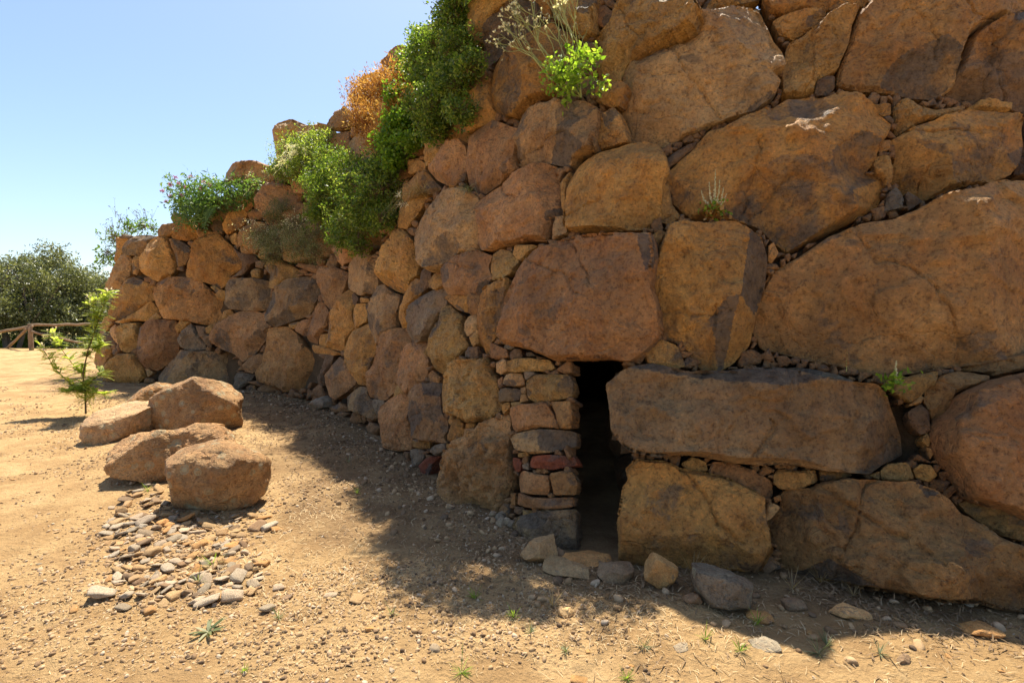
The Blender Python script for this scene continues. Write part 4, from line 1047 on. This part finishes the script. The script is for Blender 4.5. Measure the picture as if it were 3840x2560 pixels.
# ------------------------------------------------------------------ plants
def tube(pts, rads, sides=5):
    pts = np.asarray(pts, float); n = len(pts); vs = []; fs = []
    for i in range(n):
        d = pts[min(i + 1, n - 1)] - pts[max(i - 1, 0)]; d /= np.linalg.norm(d) + 1e-9
        a = np.cross(d, [.3, .2, 1.0] if abs(d[2]) < .9 else [1.0, 0, 0]); a /= np.linalg.norm(a) + 1e-9; b = np.cross(d, a)
        for k in range(sides):
            t = 2 * math.pi * k / sides; vs.append(pts[i] + (a * math.cos(t) + b * math.sin(t)) * rads[i])
    for i in range(n - 1):
        for k in range(sides):
            k2 = (k + 1) % sides; fs.append([i * sides + k, i * sides + k2, (i + 1) * sides + k2, (i + 1) * sides + k])
    return np.array(vs), fs
class Acc:
    def __init__(s): s.v = []; s.f = []; s.n = 0; s.t = []
    def add(s, v, f, tone=.5):
        s.v.append(np.asarray(v)); s.f += [[i + s.n for i in q] for q in f]; s.n += len(v); s.t.append(np.full(len(v), tone) if np.isscalar(tone) else tone)
    def tube(s, pts, r0, r1, sides=5):
        v, f = tube(pts, np.linspace(r0, r1, len(pts)), sides); s.add(v, f)
    def obj(s, name, mat, parent, smooth=True, kind=None):
        o = mesh_obj(name, np.vstack(s.v), s.f, mat, parent, None, smooth, {'tone': np.concatenate(s.t)})
        if kind: o['kind'] = kind
        return o
def leaf_batch(c, length, width, r, updir=None, droop=0.0, tone=None, spread=1.0):
    """diamond leaves folded along the rib; c = centres (n,3)"""
    n = len(c); d = r.normal(0, 1, (n, 3)) * spread
    if updir is not None: d = d + updir
    d /= np.linalg.norm(d, axis=1)[:, None] + 1e-9; d[:, 2] -= droop; d /= np.linalg.norm(d, axis=1)[:, None] + 1e-9
    a = np.cross(d, r.normal(0, 1, (n, 3))); a /= np.linalg.norm(a, axis=1)[:, None] + 1e-9; b = np.cross(d, a)
    L = (length * r.uniform(.6, 1.25, n))[:, None]; Wd = (width * r.uniform(.7, 1.2, n))[:, None]
    V = np.stack([c, c + d * L * .45 + a * Wd * .5 + b * Wd * .15, c + d * L, c + d * L * .45 - a * Wd * .5 + b * Wd * .15], 1).reshape(-1, 3)
    k = np.arange(n) * 4; Ft = np.concatenate([np.stack([k, k + 1, k + 2], 1), np.stack([k, k + 2, k + 3], 1)])
    tn = r.uniform(0, 1, n) if tone is None else tone
    return V, Ft, np.repeat(tn, 4)
def foliage(name, parent, blobs, nclump, nleaf, clump_r, length, width, mat, seed, updir=None, droop=0., squash=.8, shell=.55, twig=None, tonebias=0.):
    """blobs: (centre, radius) ; leaf clumps on twigs through the blobs' volume"""
    r = np.random.default_rng(seed); cs = []; tot = sum(b[1] ** 2 for b in blobs)
    tw = Acc()
    for (c, R) in blobs:
        k = max(3, int(nclump * R ** 2 / tot)); d = r.normal(0, 1, (k, 3)); d /= np.linalg.norm(d, axis=1)[:, None]
        rr = R * (shell + (1 - shell) * r.random(k)) * (1 + .45 * vnoise(d * 2.6 + seed, seed % 7)) * np.where(r.random(k) < .12, r.uniform(1.05, 1.4, k), 1); p = np.asarray(c) + d * rr[:, None] * [1, 1, squash]
        p = p[fbm(p / (.42 * R) + seed, 2, seed % 17) > r.uniform(-.8, -.1, k)]
        cs.append(p)
        if twig is not None:
            for q in p[::max(1, k // 60)]:
                a = np.asarray(c) + r.normal(0, R * .15, 3); m_ = (a + q) / 2 + r.normal(0, R * .08, 3); tw.tube([a, m_, q], twig, twig * .35, 4)
    cs = np.vstack(cs); n = len(cs)
    c = np.repeat(cs, nleaf, 0) + r.normal(0, 1, (n * nleaf, 3)) * clump_r
    ct = np.repeat(np.clip(r.normal(.42 + tonebias, .26, n), 0, 1), nleaf); tn = np.clip(ct + r.normal(0, .2, n * nleaf), 0, 1)
    V, Ft, t = leaf_batch(c, length, width, r, updir, droop, tn)
    o = mesh_obj(name, V, Ft, mat, parent, None, False, {'tone': t}); o['kind'] = 'stuff'
    if twig is not None and tw.n: tw.obj('twigs', STEM_B, parent, True, 'stuff')
    return o
def wp(x, y, out=0.0):
    p, n, j = hit([[x * K, y * K]]); return p + n * out, n, np.linalg.norm(p - EYE)
def blob(x, y, rpx, out=.1, tc=.16):
    p, n, d = wp(x, y, 0); R = rpx * K * d / F
    tc_ = (EYE - p) / d
    return (p + n * out * 1.2 + tc_ * tc, R * 1.08)
def wall_bush(name, spots, label, cat, nclump, nleaf, cr, ln, wd, mat, seed, out=.12, **kw):
    tc = kw.pop('tc', .16); bl = [blob(x, y, r_, out, tc) for x, y, r_ in spots]
    root, n, d = wp(*kw.pop('root'), 0)
    e_ = empty(name, root, label, cat)
    foliage('leaves', e_, bl, int(nclump * 1.5), nleaf, cr, ln * 1.15, wd * 1.25, mat, seed, **kw)
    a = Acc()
    for c, R in bl:
        for q in range(3):
            t = c + rng.normal(0, R * .3, 3); a.tube([root - n * .1, (root + t) / 2 + rng.normal(0, .05, 3) , t], .014, .004)
    a.obj('stems', STEM_B, e_)
    return e_, bl
wall_bush('shrub', [(850, 420, 58), (800, 400, 54), (785, 455, 64), (865, 480, 66), (825, 530, 52), (895, 440, 54), (770, 500, 40), (900, 510, 34), (755, 425, 34), (845, 570, 22), (905, 380, 32)],
          'large dense green shrub hanging from the middle of the wall', 'shrub', 3200, 9, .035, .042, .020, L_BUSH, 31, root=(850, 440), twig=.004, tonebias=.02)
wall_bush('shrub', [(1045, 60, 40), (1000, 120, 50), (965, 150, 38), (1085, 150, 30), (1060, 110, 38), (1000, 180, 46), (1050, 190, 52), (1010, 250, 50), (1060, 260, 34), (1040, 30, 26), (975, 90, 22), (1000, 300, 34), (1060, 10, 22), (960, 240, 26)],
          'tall green shrub on the wall top reaching the upper edge of the picture', 'shrub', 2300, 9, .03, .038, .018, L_BUSH, 32, root=(1020, 220), out=.02, tc=.42, twig=.004)
wall_bush('shrub', [(855, 220, 40), (895, 200, 42), (865, 280, 44), (910, 280, 42), (885, 325, 32), (840, 250, 26), (930, 180, 34), (940, 240, 34)],
          'dried orange-brown shrub glowing in the sun between two green ones', 'shrub', 2200, 10, .04, .050, .013, L_ORANGE, 33, out=.02, root=(880, 310), updir=np.array([-.1, -.1, 1.3]), twig=.003)
wall_bush('shrub', [(935, 235, 26), (945, 290, 30), (925, 335, 34), (960, 330, 22), (930, 380, 22)],
          'leafy yellow-green weed growing between the orange shrub and the tall green one', 'shrub', 500, 8, .04, .045, .030, L_LIME, 34, root=(940, 330), tonebias=-.25)
wall_bush('shrub', [(690, 350, 36), (730, 345, 34), (755, 330, 30), (680, 385, 34), (720, 390, 38), (760, 370, 30), (660, 400, 22)],
          'light green bush beside the yellowish boulder on the wall top', 'shrub', 1000, 8, .04, .042, .020, L_BUSH, 35, root=(720, 400), tonebias=.22, twig=.003)
wall_bush('shrub', [(620, 555, 30), (655, 560, 36), (700, 575, 34), (690, 530, 30), (640, 590, 22), (740, 585, 22), (725, 545, 26)],
          'sage-green flowering shrub hanging low on the wall below the large green one', 'shrub', 900, 10, .05, .038, .010, L_SAGE, 36, root=(690, 570), updir=np.array([-.2, -.2, 1.0]), twig=.003)
fl = blob(625, 540, 38, .2); fl2 = blob(710, 515, 26, .25)
e_ = empty('flowering_sprigs', fl[0], 'cream-flowered sprigs catching the light at the edge of the sage-green shrub', 'flowers')
foliage('petals', e_, [fl, fl2, blob(740, 505, 18, .25)], 170, 6, .03, .022, .018, PETAL_W, 37, twig=.0025)
wall_bush('shrub', [(650, 490, 22), (665, 475, 18), (640, 500, 16)], 'small grey-green tuft growing above the cream-flowered sprigs', 'shrub', 220, 8, .03, .04, .007, L_SAGE, 38, root=(655, 500), updir=np.array([0, 0, 1.5]), tonebias=-.3)
# thistle patch with ferns
e_, bl = wall_bush('thistle_patch', [(430, 450, 26), (460, 440, 26), (490, 435, 24), (440, 485, 28), (480, 475, 32), (520, 450, 34), (560, 445, 30), (590, 435, 20), (470, 510, 20)],
          'thistle patch with purple flower heads and fern fronds on the wall top', 'plants', 420, 7, .07, .10, .028, L_FERN, 39, root=(480, 490), droop=.3, tonebias=.1)
r9 = np.random.default_rng(9)
fh = Acc()
for (x, y) in [(430, 442), (447, 440), (462, 447), (505, 436), (500, 450), (428, 468), (455, 466), (412, 456), (475, 425), (520, 442), (420, 480), (440, 425)]:
    c, n, d = wp(x, y, .45); V, Ft, t = leaf_batch(np.repeat(c[None], 26, 0), .07, .018, r9, np.array([0, 0, .6])); fh.add(V, Ft.tolist(), t)
fh.obj('flower_heads', PETAL_P, e_, False)
fr = Acc()
for k in range(16):                              # drooping fern fronds
    x0, y0 = U(440, 530), U(465, 500); c, n, d = wp(x0, y0, .3); L = U(.45, .8); side = U(-.3, .3)
    u = np.cross([0, 0, 1], n); ax = [c + n * (.25 * t) + np.array([0, 0, -.75 * t * t]) * L + u * side * t * L for t in np.linspace(0, 1, 14)]
    fr.tube(ax, .005, .002, 3)
    for i, p in enumerate(ax[1:]):
        wl = .13 * math.sin(math.pi * (.12 + .85 * (i + 1) / 14)) + .01
        for sg in (-1, 1):
            dr = u * sg * wl + np.array([0, 0, -.03]); s2 = np.array([0, 0, .016])
            fr.add([p, p + dr * .5 + s2, p + dr, p + dr * .5 - s2], [[0, 1, 2, 3]], U(.2, .9))
fr.obj('fern_fronds', L_FERN, e_, False)
# bush behind the left end of the wall
c0 = at_depth(262, 570, 13.6)
e_ = empty('shrub', at_depth(270, 640, 13.6), 'loose open shrub poking out behind the left end of the wall', 'shrub')
foliage('leaves', e_, [(at_depth(250, 580, 13.9), .30), (at_depth(262, 545, 13.9), .30), (at_depth(330, 520, 13.4), .26), (at_depth(300, 520, 13.5), .24), (at_depth(245, 605, 13.8), .22), (at_depth(350, 525, 13.2), .18)],
        150, 5, .05, .10, .05, L_FERN, 41, tonebias=.1, twig=.008)
a = Acc()
for k in range(40):
    b0 = at_depth(U(240, 350), U(520, 600), 13.6); t = b0 + np.array([U(-.3, .25), 0, U(.25, .55)]); a.tube([b0, (b0 + t) / 2 + rng.normal(0, .03, 3), t], .006, .002, 3)
    for q in range(3):
        tt = t + rng.normal(0, .08, 3); a.tube([(b0 + t) / 2, tt], .003, .0015, 3); V, Ft, tn = leaf_batch(np.repeat(tt[None], 3, 0), .05, .02, r9); a.add(V, Ft.tolist(), tn)
a.obj('seed_stalks', STEM_B, e_)
# grasses
def grass_tuft(root, n, L, label, mat, seed, lean=(-.3, -.3, .6), plume=0, name='grass_tuft', w0=.0035, sp=.5, cat='grass', group=None, droop=.8):
    r = np.random.default_rng(seed); e_ = empty(name, root, label, cat, group); a = Acc(); pl = Acc()
    for k in range(n):
        d = np.array(lean) + r.normal(0, sp, 3); d[2] = abs(d[2]) * .8 + .2; d /= np.linalg.norm(d); l = L * r.uniform(.5, 1.1)
        up = np.array([0, 0, 1.]); pts_ = [np.asarray(root) + r.normal(0, L * .05, 3) + d * l * t + up * (-droop * l * t * t) for t in (0, .3, .6, .85, 1)]
        s_ = np.cross(d, up); s_ /= np.linalg.norm(s_) + 1e-9; vs = []
        for i, p in enumerate(pts_): ww = w0 * (1 - i / 4.3); vs += [p - s_ * ww, p + s_ * ww]
        a.add(vs, [[2 * i, 2 * i + 1, 2 * i + 3, 2 * i + 2] for i in range(4)], r.uniform(0, 1))
        if k < plume:
            c = np.array([pts_[3] + (pts_[4] - pts_[3]) * t for t in np.linspace(-.6, 1.3, 22)]); V, Ft, tn = leaf_batch(c, .055, .010, r, (pts_[4] - pts_[3]) * 12, 0); pl.add(V, Ft.tolist(), tn)
    a.obj('blades', mat, e_, False, 'stuff')
    if pl.n: pl.obj('plumes', PETAL_W, e_, False, 'stuff')
    return e_
L_DRY = leaf_material('dry_grass_blade', (.30, .19, .08), (.42, .29, .13), (.55, .42, .22), .4)
p, n, d = wp(985, 450, .05); grass_tuft(p, 150, .62, 'dry brown grass tuft drooping over the smooth stones right of the large shrub', L_DRY, 51, (-.8, -.3, .35), 2)
p, n, d = wp(745, 370, .35); grass_tuft(p, 60, .75, 'grass with pale feathery plumes arching between the bushes', L_SAGE, 52, (-.7, -.3, .6), 26, sp=.35)
p, n, d = wp(640, 420, .25); grass_tuft(p, 16, .6, 'few long grass blades with drooping ears by the red-brown stone', L_SAGE, 53, (-.6, -.2, .5), 4)
p, n, d = wp(1090, 440, .05); grass_tuft(p, 30, .3, 'little green grass tuft in the joint right of the smooth pale stone', L_SAGE, 54, (-.5, -.3, .1), 0)

# yellow-green flowering plant on the ledge, backlit
root, n, d = wp(1350, 235, .08)
e_ = empty('flowering_plant', root, 'backlit lime-green plant with branching seed heads on a ledge near the top', 'plant')
foliage('leaves', e_, [blob(1335, 200, 30, .15), blob(1310, 185, 22, .15), blob(1360, 185, 24, .15), blob(1325, 230, 18, .1), blob(1390, 215, 18, .1), blob(1385, 150, 18, .1), blob(1345, 155, 26, .1), blob(1320, 215, 28, .12)], 190, 4, .035, .050, .036, L_LIME, 61, tonebias=.15)
a = Acc(); hd = Acc()
def branch(p, d, L, depth_, r0):
    q = p + d * L; mid_ = (p + q) / 2 + rng.normal(0, L * .06, 3); a.tube([p, mid_, q], r0, r0 * .7, 4)
    if depth_ == 0:
        V, Ft, t = leaf_batch(np.repeat(q[None], 6, 0), .028, .016, r9, d * 1.5); hd.add(V, Ft.tolist(), t); return
    for _ in range(3 if depth_ > 1 else 3):
        nd = d + rng.normal(0, .30, 3); nd[2] += .10; nd /= np.linalg.norm(nd); branch(q, nd, L * U(.5, .75), depth_ - 1, r0 * .65)
for (tx, ty, dp) in [(1215, 120, 3), (1245, 85, 3), (1230, 150, 3), (1330, 40, 3), (1350, 10, 3), (1290, 20, 2), (1380, 60, 3), (1260, 130, 3), (1300, 120, 2)]:
    t, n2, _ = wp(tx, ty, .30); v_ = t - root; L = np.linalg.norm(v_); branch(root, v_ / L, L * .5, dp, .007)
a.obj('stalks', STEM_G, e_); hd.obj('seed_heads', PETAL_W, e_, False, 'stuff')

# navelwort spikes
def navelwort(x, y, h, label, spikes, seed, rosette=True):
    r = np.random.default_rng(seed); root, n, d = wp(x, y, .10); e_ = empty('navelwort', root, label, 'plant'); st = Acc(); lf = Acc()
    for (dx, hh) in spikes:
        u = np.cross([0, 0, 1], n); t = root + u * dx * h + np.array([0, 0, hh * h]); st.tube([root, (root + t) / 2 + u * dx * h * .3, t], .003, .001, 4)
        m_ = int(44 * hh)
        for k in range(m_):
            f_ = .25 + .75 * k / m_; c = root + (t - root) * f_ + u * dx * h * .3 * (1 - abs(2 * f_ - 1)); V, Ft, tn = leaf_batch(np.repeat(c[None], 3, 0), .016 * (1.25 - f_), .009, r, np.array([0, 0, -.2])); lf.add(V, Ft.tolist(), tn)
    st.obj('stalks', STEM_G, e_); lf.obj('flowers', RED_SPIKE if seed % 2 else PETAL_W, e_, False)
    if rosette:
        c = root + r.normal(0, 1, (70, 3)) * [.05, .03, .03]; V, Ft, tn = leaf_batch(c, .035, .032, r, n * .8); mesh_obj('leaves', V, Ft, L_LIME if seed % 2 == 0 else L_ORANGE, e_, None, False, {'tone': tn})
navelwort(1635, 498, .30, 'navelwort with tall cream and red flower spikes growing on the shield-shaped stone', [(0, 1.0), (-.15, .7), (.12, .75), (.22, .55), (-.35, .5), (.3, .4)], 72)
navelwort(1630, 506, .10, 'red and orange leaf rosette at the base of the tall navelwort spikes', [(.1, .5)], 73)
navelwort(1930, 862, .15, 'single reddish flower spike in the joint above the long slab', [(0, 1.0)], 75, False)
navelwort(2040, 882, .13, 'short yellowish flower spike with round green leaves in the joint above the long slab', [(0, 1.0), (.2, .3)], 76)

# feathery sapling on the left
root = on_plane([[197 * K, 952 * K]])[0]; dS = root[1]
e_ = empty('sapling', root, 'young feathery sapling with pinnate leaves and pink blossom left of the wall', 'sapling')
st = Acc(); lf = Acc(); fo = Acc()
def pinnate(p, d, L, r):
    d = d / np.linalg.norm(d); s_ = np.cross(d, [0, 0, 1.]); s_ /= np.linalg.norm(s_) + 1e-9
    pts_ = [p + d * L * t + np.array([0, 0, -.25 * L * t * t]) for t in np.linspace(0, 1, 9)]; lf.tube(pts_, .0025, .001, 3)
    for q in pts_[1:]:
        for sg in (-1, 1):
            dr = (s_ * sg + d * .5) * L * .24; up = np.cross(dr, d) ; up /= np.linalg.norm(up) + 1e-9; w2 = d * L * .075
            lf.add([q, q + dr * .5 + w2, q + dr, q + dr * .5 - w2], [[0, 1, 2, 3]], r.uniform(0, 1))
r5 = np.random.default_rng(55)
SAP = [[(197, 950), (196, 900), (190, 860), (203, 800), (225, 740), (238, 700), (246, 672)], [(193, 862), (170, 840), (140, 800), (120, 765)], [(196, 905), (160, 880), (125, 845), (98, 800)], [(205, 800), (218, 760), (216, 720), (214, 690)], [(195, 890), (215, 870), (235, 855)], [(200, 820), (215, 800), (236, 790)], [(196, 925), (218, 900), (242, 905)], [(196, 900), (175, 895), (150, 900)]]
for bi, br in enumerate(SAP):
    off = r5.uniform(-.2, .2) if bi else 0
    P_ = np.array([at_depth(x, y, dS + off * (i / len(br))) for i, (x, y) in enumerate(br)])
    tt = np.linspace(0, len(P_) - 1, len(P_) * 3); P_ = np.stack([np.interp(tt, range(len(P_)), P_[:, k]) for k in range(3)], 1)
    st.tube(P_, .014 if bi == 0 else .006, .003, 6)
    for i in range(1 if bi else 3, len(P_)):
        for q in range(9):
            dv = r5.normal(0, 1, 3) * [1, 1, .35] + [0, 0, .25]; pinnate(P_[i], dv, r5.uniform(.08, .19), r5)
    if bi in (0, 1, 2, 3):
        V, Ft, t = leaf_batch(P_[-1] + r5.normal(0, .04, (30, 3)), .035, .03, r5, np.array([0, 0, .5])); fo.add(V, Ft.tolist(), t)
st.obj('stem', STEM_B, e_); lf.obj('leaves', L_SAP, e_, False, 'stuff')
fo.obj('blossom', leaf_material('pale_pink_petal', (.60, .42, .45), (.70, .55, .56), (.78, .68, .68), .4), e_, False)

# weeds on the ground
def ground_weed(x, y, L, label, mat, seed, n=14, group=None, w0=.008, name='weed', lean=.35):
    g0 = on_plane([[x * K, y * K]])[0]; g0[2] = gz1(g0[0], g0[1]) + .003
    r = np.random.default_rng(seed); e_ = empty(name, g0, label, 'weed', group); a = Acc()
    for k in range(n):
        an = r.uniform(0, 6.28); d = np.array([math.cos(an), math.sin(an), r.uniform(.1, lean * 2)]); l = L * r.uniform(.5, 1.1); s_ = np.array([-math.sin(an), math.cos(an), 0])
        p_ = [g0 + d * l * t + np.array([0, 0, -.25 * l * t * t]) for t in (0, .35, .7, 1)]; ws = [.3, 1, .8, .05]; vs = []
        for p, ww in zip(p_, ws): vs += [p - s_ * w0 * ww, p + s_ * w0 * ww]
        a.add(vs, [[2 * i, 2 * i + 1, 2 * i + 3, 2 * i + 2] for i in range(3)], r.uniform(0, 1))
    a.obj('leaves', mat, e_, False)
ground_weed(478, 1448, .11, 'flat green rosette weed alone on the sand at lower left', L_SAGE, 1, 16)
for k, (x, y, L) in enumerate([(490, 1292, .12), (455, 1335, .08), (820, 1130, .06), (800, 1060, .07), (1180, 1425, .06), (1300, 1500, .04), (1060, 1545, .07), (1220, 1460, .05), (1090, 1380, .06), (1480, 1490, .05), (1700, 1500, .05), (1900, 1480, .06), (1740, 1430, .05), (640, 1420, .05), (340, 1130, .06), (900, 1420, .05), (1620, 1470, .05), (2020, 1500, .05), (1440, 1560, .04), (1880, 1500, .07), (560, 1540, .03)]):
    ground_weed(x, y, L, ('tiny tuft of pale green grass ' if k % 2 else 'tiny tuft of bright green grass ') + near_what(x, y), L_SAGE if k % 2 else L_LIME, 100 + k, 22, 'tiny grass tufts on the sandy ground', .0018, 'grass_tuft', .9)
for k, (x, y, L) in enumerate([(1590, 1318, .13), (1885, 1335, .13), (1820, 1350, .10), (2060, 1360, .09), (1680, 1330, .10), (1270, 1395, .08), (1960, 1365, .08), (1730, 1310, .12)]):
    ground_weed(x, y, L, 'wispy dry grass tuft in the shade ' + near_what(x, y), L_DRY, 140 + k, 26, 'dry grass tufts at the wall foot', .0014, 'grass_tuft', 1.0)

# shrubs growing on the wall top above the frame (they fleck the ground shadow)
wall_bush('shrub', [(1190, -75, 30), (1230, -80, 24)], 'green shrub on the wall top above the dark rough boulder', 'shrub', 200, 7, .05, .05, .028, L_BUSH, 80, root=(1200, -50), tc=.3)
wall_bush('shrub', [(1090, -60, 40), (1050, -50, 34), (1130, -80, 36)], 'green shrub on the wall top above the tall one', 'shrub', 420, 7, .05, .05, .028, L_BUSH, 81, root=(1100, -30), tc=.55)

# ------------------------------------------------------------------ trees, fence, hill in the distance
def tree(x, y_base, Y, H, R, label, seed, trunk_n=2, dens=620, mat=L_OLIVE, tone=0.):
    r = np.random.default_rng(seed); p = at_depth(x, 780, Y); p[2] = gz1(p[0], p[1]) - .05
    e_ = empty('olive_tree', p, label, 'tree'); a = Acc(); bl = []
    for k in range(trunk_n):
        d = np.array([r.uniform(-.35, .35), r.uniform(-.3, .3), 1.0]); top = p + d * H * .5
        pts_ = [p + r.normal(0, .12, 3) * [1, 1, 0], p + d * H * .2 + r.normal(0, .08, 3), p + d * H * .36 + r.normal(0, .12, 3), top]; a.tube(pts_, .13, .05, 7)
        for q in range(6):
            s0 = pts_[2] if q % 2 else pts_[1]; t = p + np.array([r.uniform(-R, R) * .8, r.uniform(-R, R) * .8, H * r.uniform(.45, .85)]); m_ = (s0 + t) / 2 + r.normal(0, .2, 3); a.tube([s0, m_, t], .05, .015, 5)
    a.obj('trunk', BARK, e_)
    for k in range(19):
        an = r.uniform(0, 6.28); hh = r.uniform(.27, .86); rad__ = R * math.sqrt(max(0.05, 1 - abs(hh - .5) * 1.3)) * r.uniform(.3, .85)
        bl.append((p + np.array([math.cos(an) * rad__, math.sin(an) * rad__, H * hh]), R * r.uniform(.28, .46)))
    foliage('crown', e_, bl, int(dens * 2.3), 12, .14, .17, .07, mat, seed, droop=.1, shell=.35, tonebias=tone, updir=np.array([0, 0, .5]))
    return e_
tree(28, 800, 27.5, 6.3, 2.9, 'bushy olive-green tree at the left edge, tallest of the grove behind the fence', 301, 3, 900)
tree(-70, 800, 26, 6.2, 2.6, 'olive-green tree just off the left edge of the grove', 302, 2, 600)
tree(85, 800, 31, 7.0, 2.8, 'grey-green tree behind the fence post, right of the tallest one', 303, 3, 800, tone=-.05)
tree(135, 800, 30, 6.6, 2.5, 'rounded tree in the middle of the grove above the top rail', 304, 3, 800)
tree(185, 800, 32.5, 6.3, 2.5, 'lower tree of the grove nearest the end of the wall', 305, 3, 800, tone=.05)
tree(235, 800, 37, 4.4, 2.4, 'distant light green tree half hidden behind the wall end', 306, 2, 600, tone=.15)
for k, (x, Y, lab) in enumerate([(25, 28.6, 'low dark bush behind the left fence rails'), (120, 29, 'low green bush behind the sloping fence brace'), (190, 30, 'low bush behind the sapling at the end of the fence'), (70, 33, 'shadowy undergrowth bush beneath the grove'), (150, 34.5, 'far undergrowth bush between the trunks'), (10, 34, 'far undergrowth bush at the left edge under the trees')]):
    p = at_depth(x, 780, Y); p[2] = gz1(p[0], p[1]); e_ = empty('bush', p, lab, 'bush')
    foliage('leaves', e_, [(p + [-.9, 0, .5], .75), (p + [.2, .2, .6], .9), (p + [1.2, 0, .5], .7)], 800, 10, .14, .13, .06, L_OLIVE if k % 2 else L_BUSH, 330 + k, shell=.3, tonebias=.0)

pA = at_depth(72, 803, 22.6); pA[2] = gz1(pA[0], pA[1]); HF = at_depth(72, 749, 22.6)[2]
pB = at_depth(236, 800, 24.0); pB[2] = gz1(pB[0], pB[1]); pL = at_depth(-70, 800, 24.8); pL[2] = gz1(pL[0], pL[1]) - .55
e_ = empty('wooden_fence', pA, 'rustic round-pole wooden fence with sloping braces in front of the grove', 'fence')
def pole(name, a_, b_, r_, seed):
    q = np.linspace(0, 1, 9)[:, None]; pts_ = np.asarray(a_) * (1 - q) + np.asarray(b_) * q; rr = np.random.default_rng(seed); pts_[1:-1] += rr.normal(0, .012, (7, 3))
    v, f = tube(pts_, np.full(9, r_) * rr.uniform(.9, 1.1, 9), 10); n_ = len(v); f.append(list(range(10))[::-1]); f.append(list(range(n_ - 10, n_))); return mesh_obj(name, v, f, WOOD, e_)
tA = np.array([pA[0], pA[1], HF]); tB = np.array([pB[0], pB[1], pB[2] + 1.13 + .05]); tL = np.array([pL[0], pL[1], HF - .62])
pole('post', pA - [0, 0, .1], tA + [0, 0, .0], .085, 1); pole('post', pB - [0, 0, .1], tB, .085, 2); pole('post', pL - [0, 0, .1], tL, .085, 3)
pole('rail', tA + [-.1, -.0, .04], tB + [.1, 0, .04], .06, 4); pole('rail', tA + [.1, 0, .0], tL + [-.1, 0, .02], .06, 5)
pole('brace', tA + [.1, -.07, -.22], pB + [-.1, -.07, .12], .05, 6); pole('brace', tA + [-.1, -.07, -.12], (pL + pA) / 2 + [.0, -.07, -.05], .055, 7)

hv, hf = [], []; nhx = 60
for i in range(nhx):
    t = i / (nhx - 1); x = -900 + 1300 * t
    for j in range(8):
        y = 560 + j * 70; prof = math.sin(math.pi * j / 7) ** .8
        hgt = (34 + 26 * math.sin(t * 5 + .8) + 10 * math.sin(t * 17)) * prof; hv.append((x, y, -12 + max(0, hgt)))
for i in range(nhx - 1):
    for j in range(7): a_ = i * 8 + j; hf.append([a_, a_ + 8, a_ + 9, a_ + 1])
HILLM = plain_material('wooded_hillside', (.055, .085, .045), (.10, .13, .07), .03, .95, .2, 1.0)
hill = mesh_obj('hill', hv, np.array(hf), HILLM); tag(hill, 'distant wooded hill between the trees and the wall', None, None, 'structure')
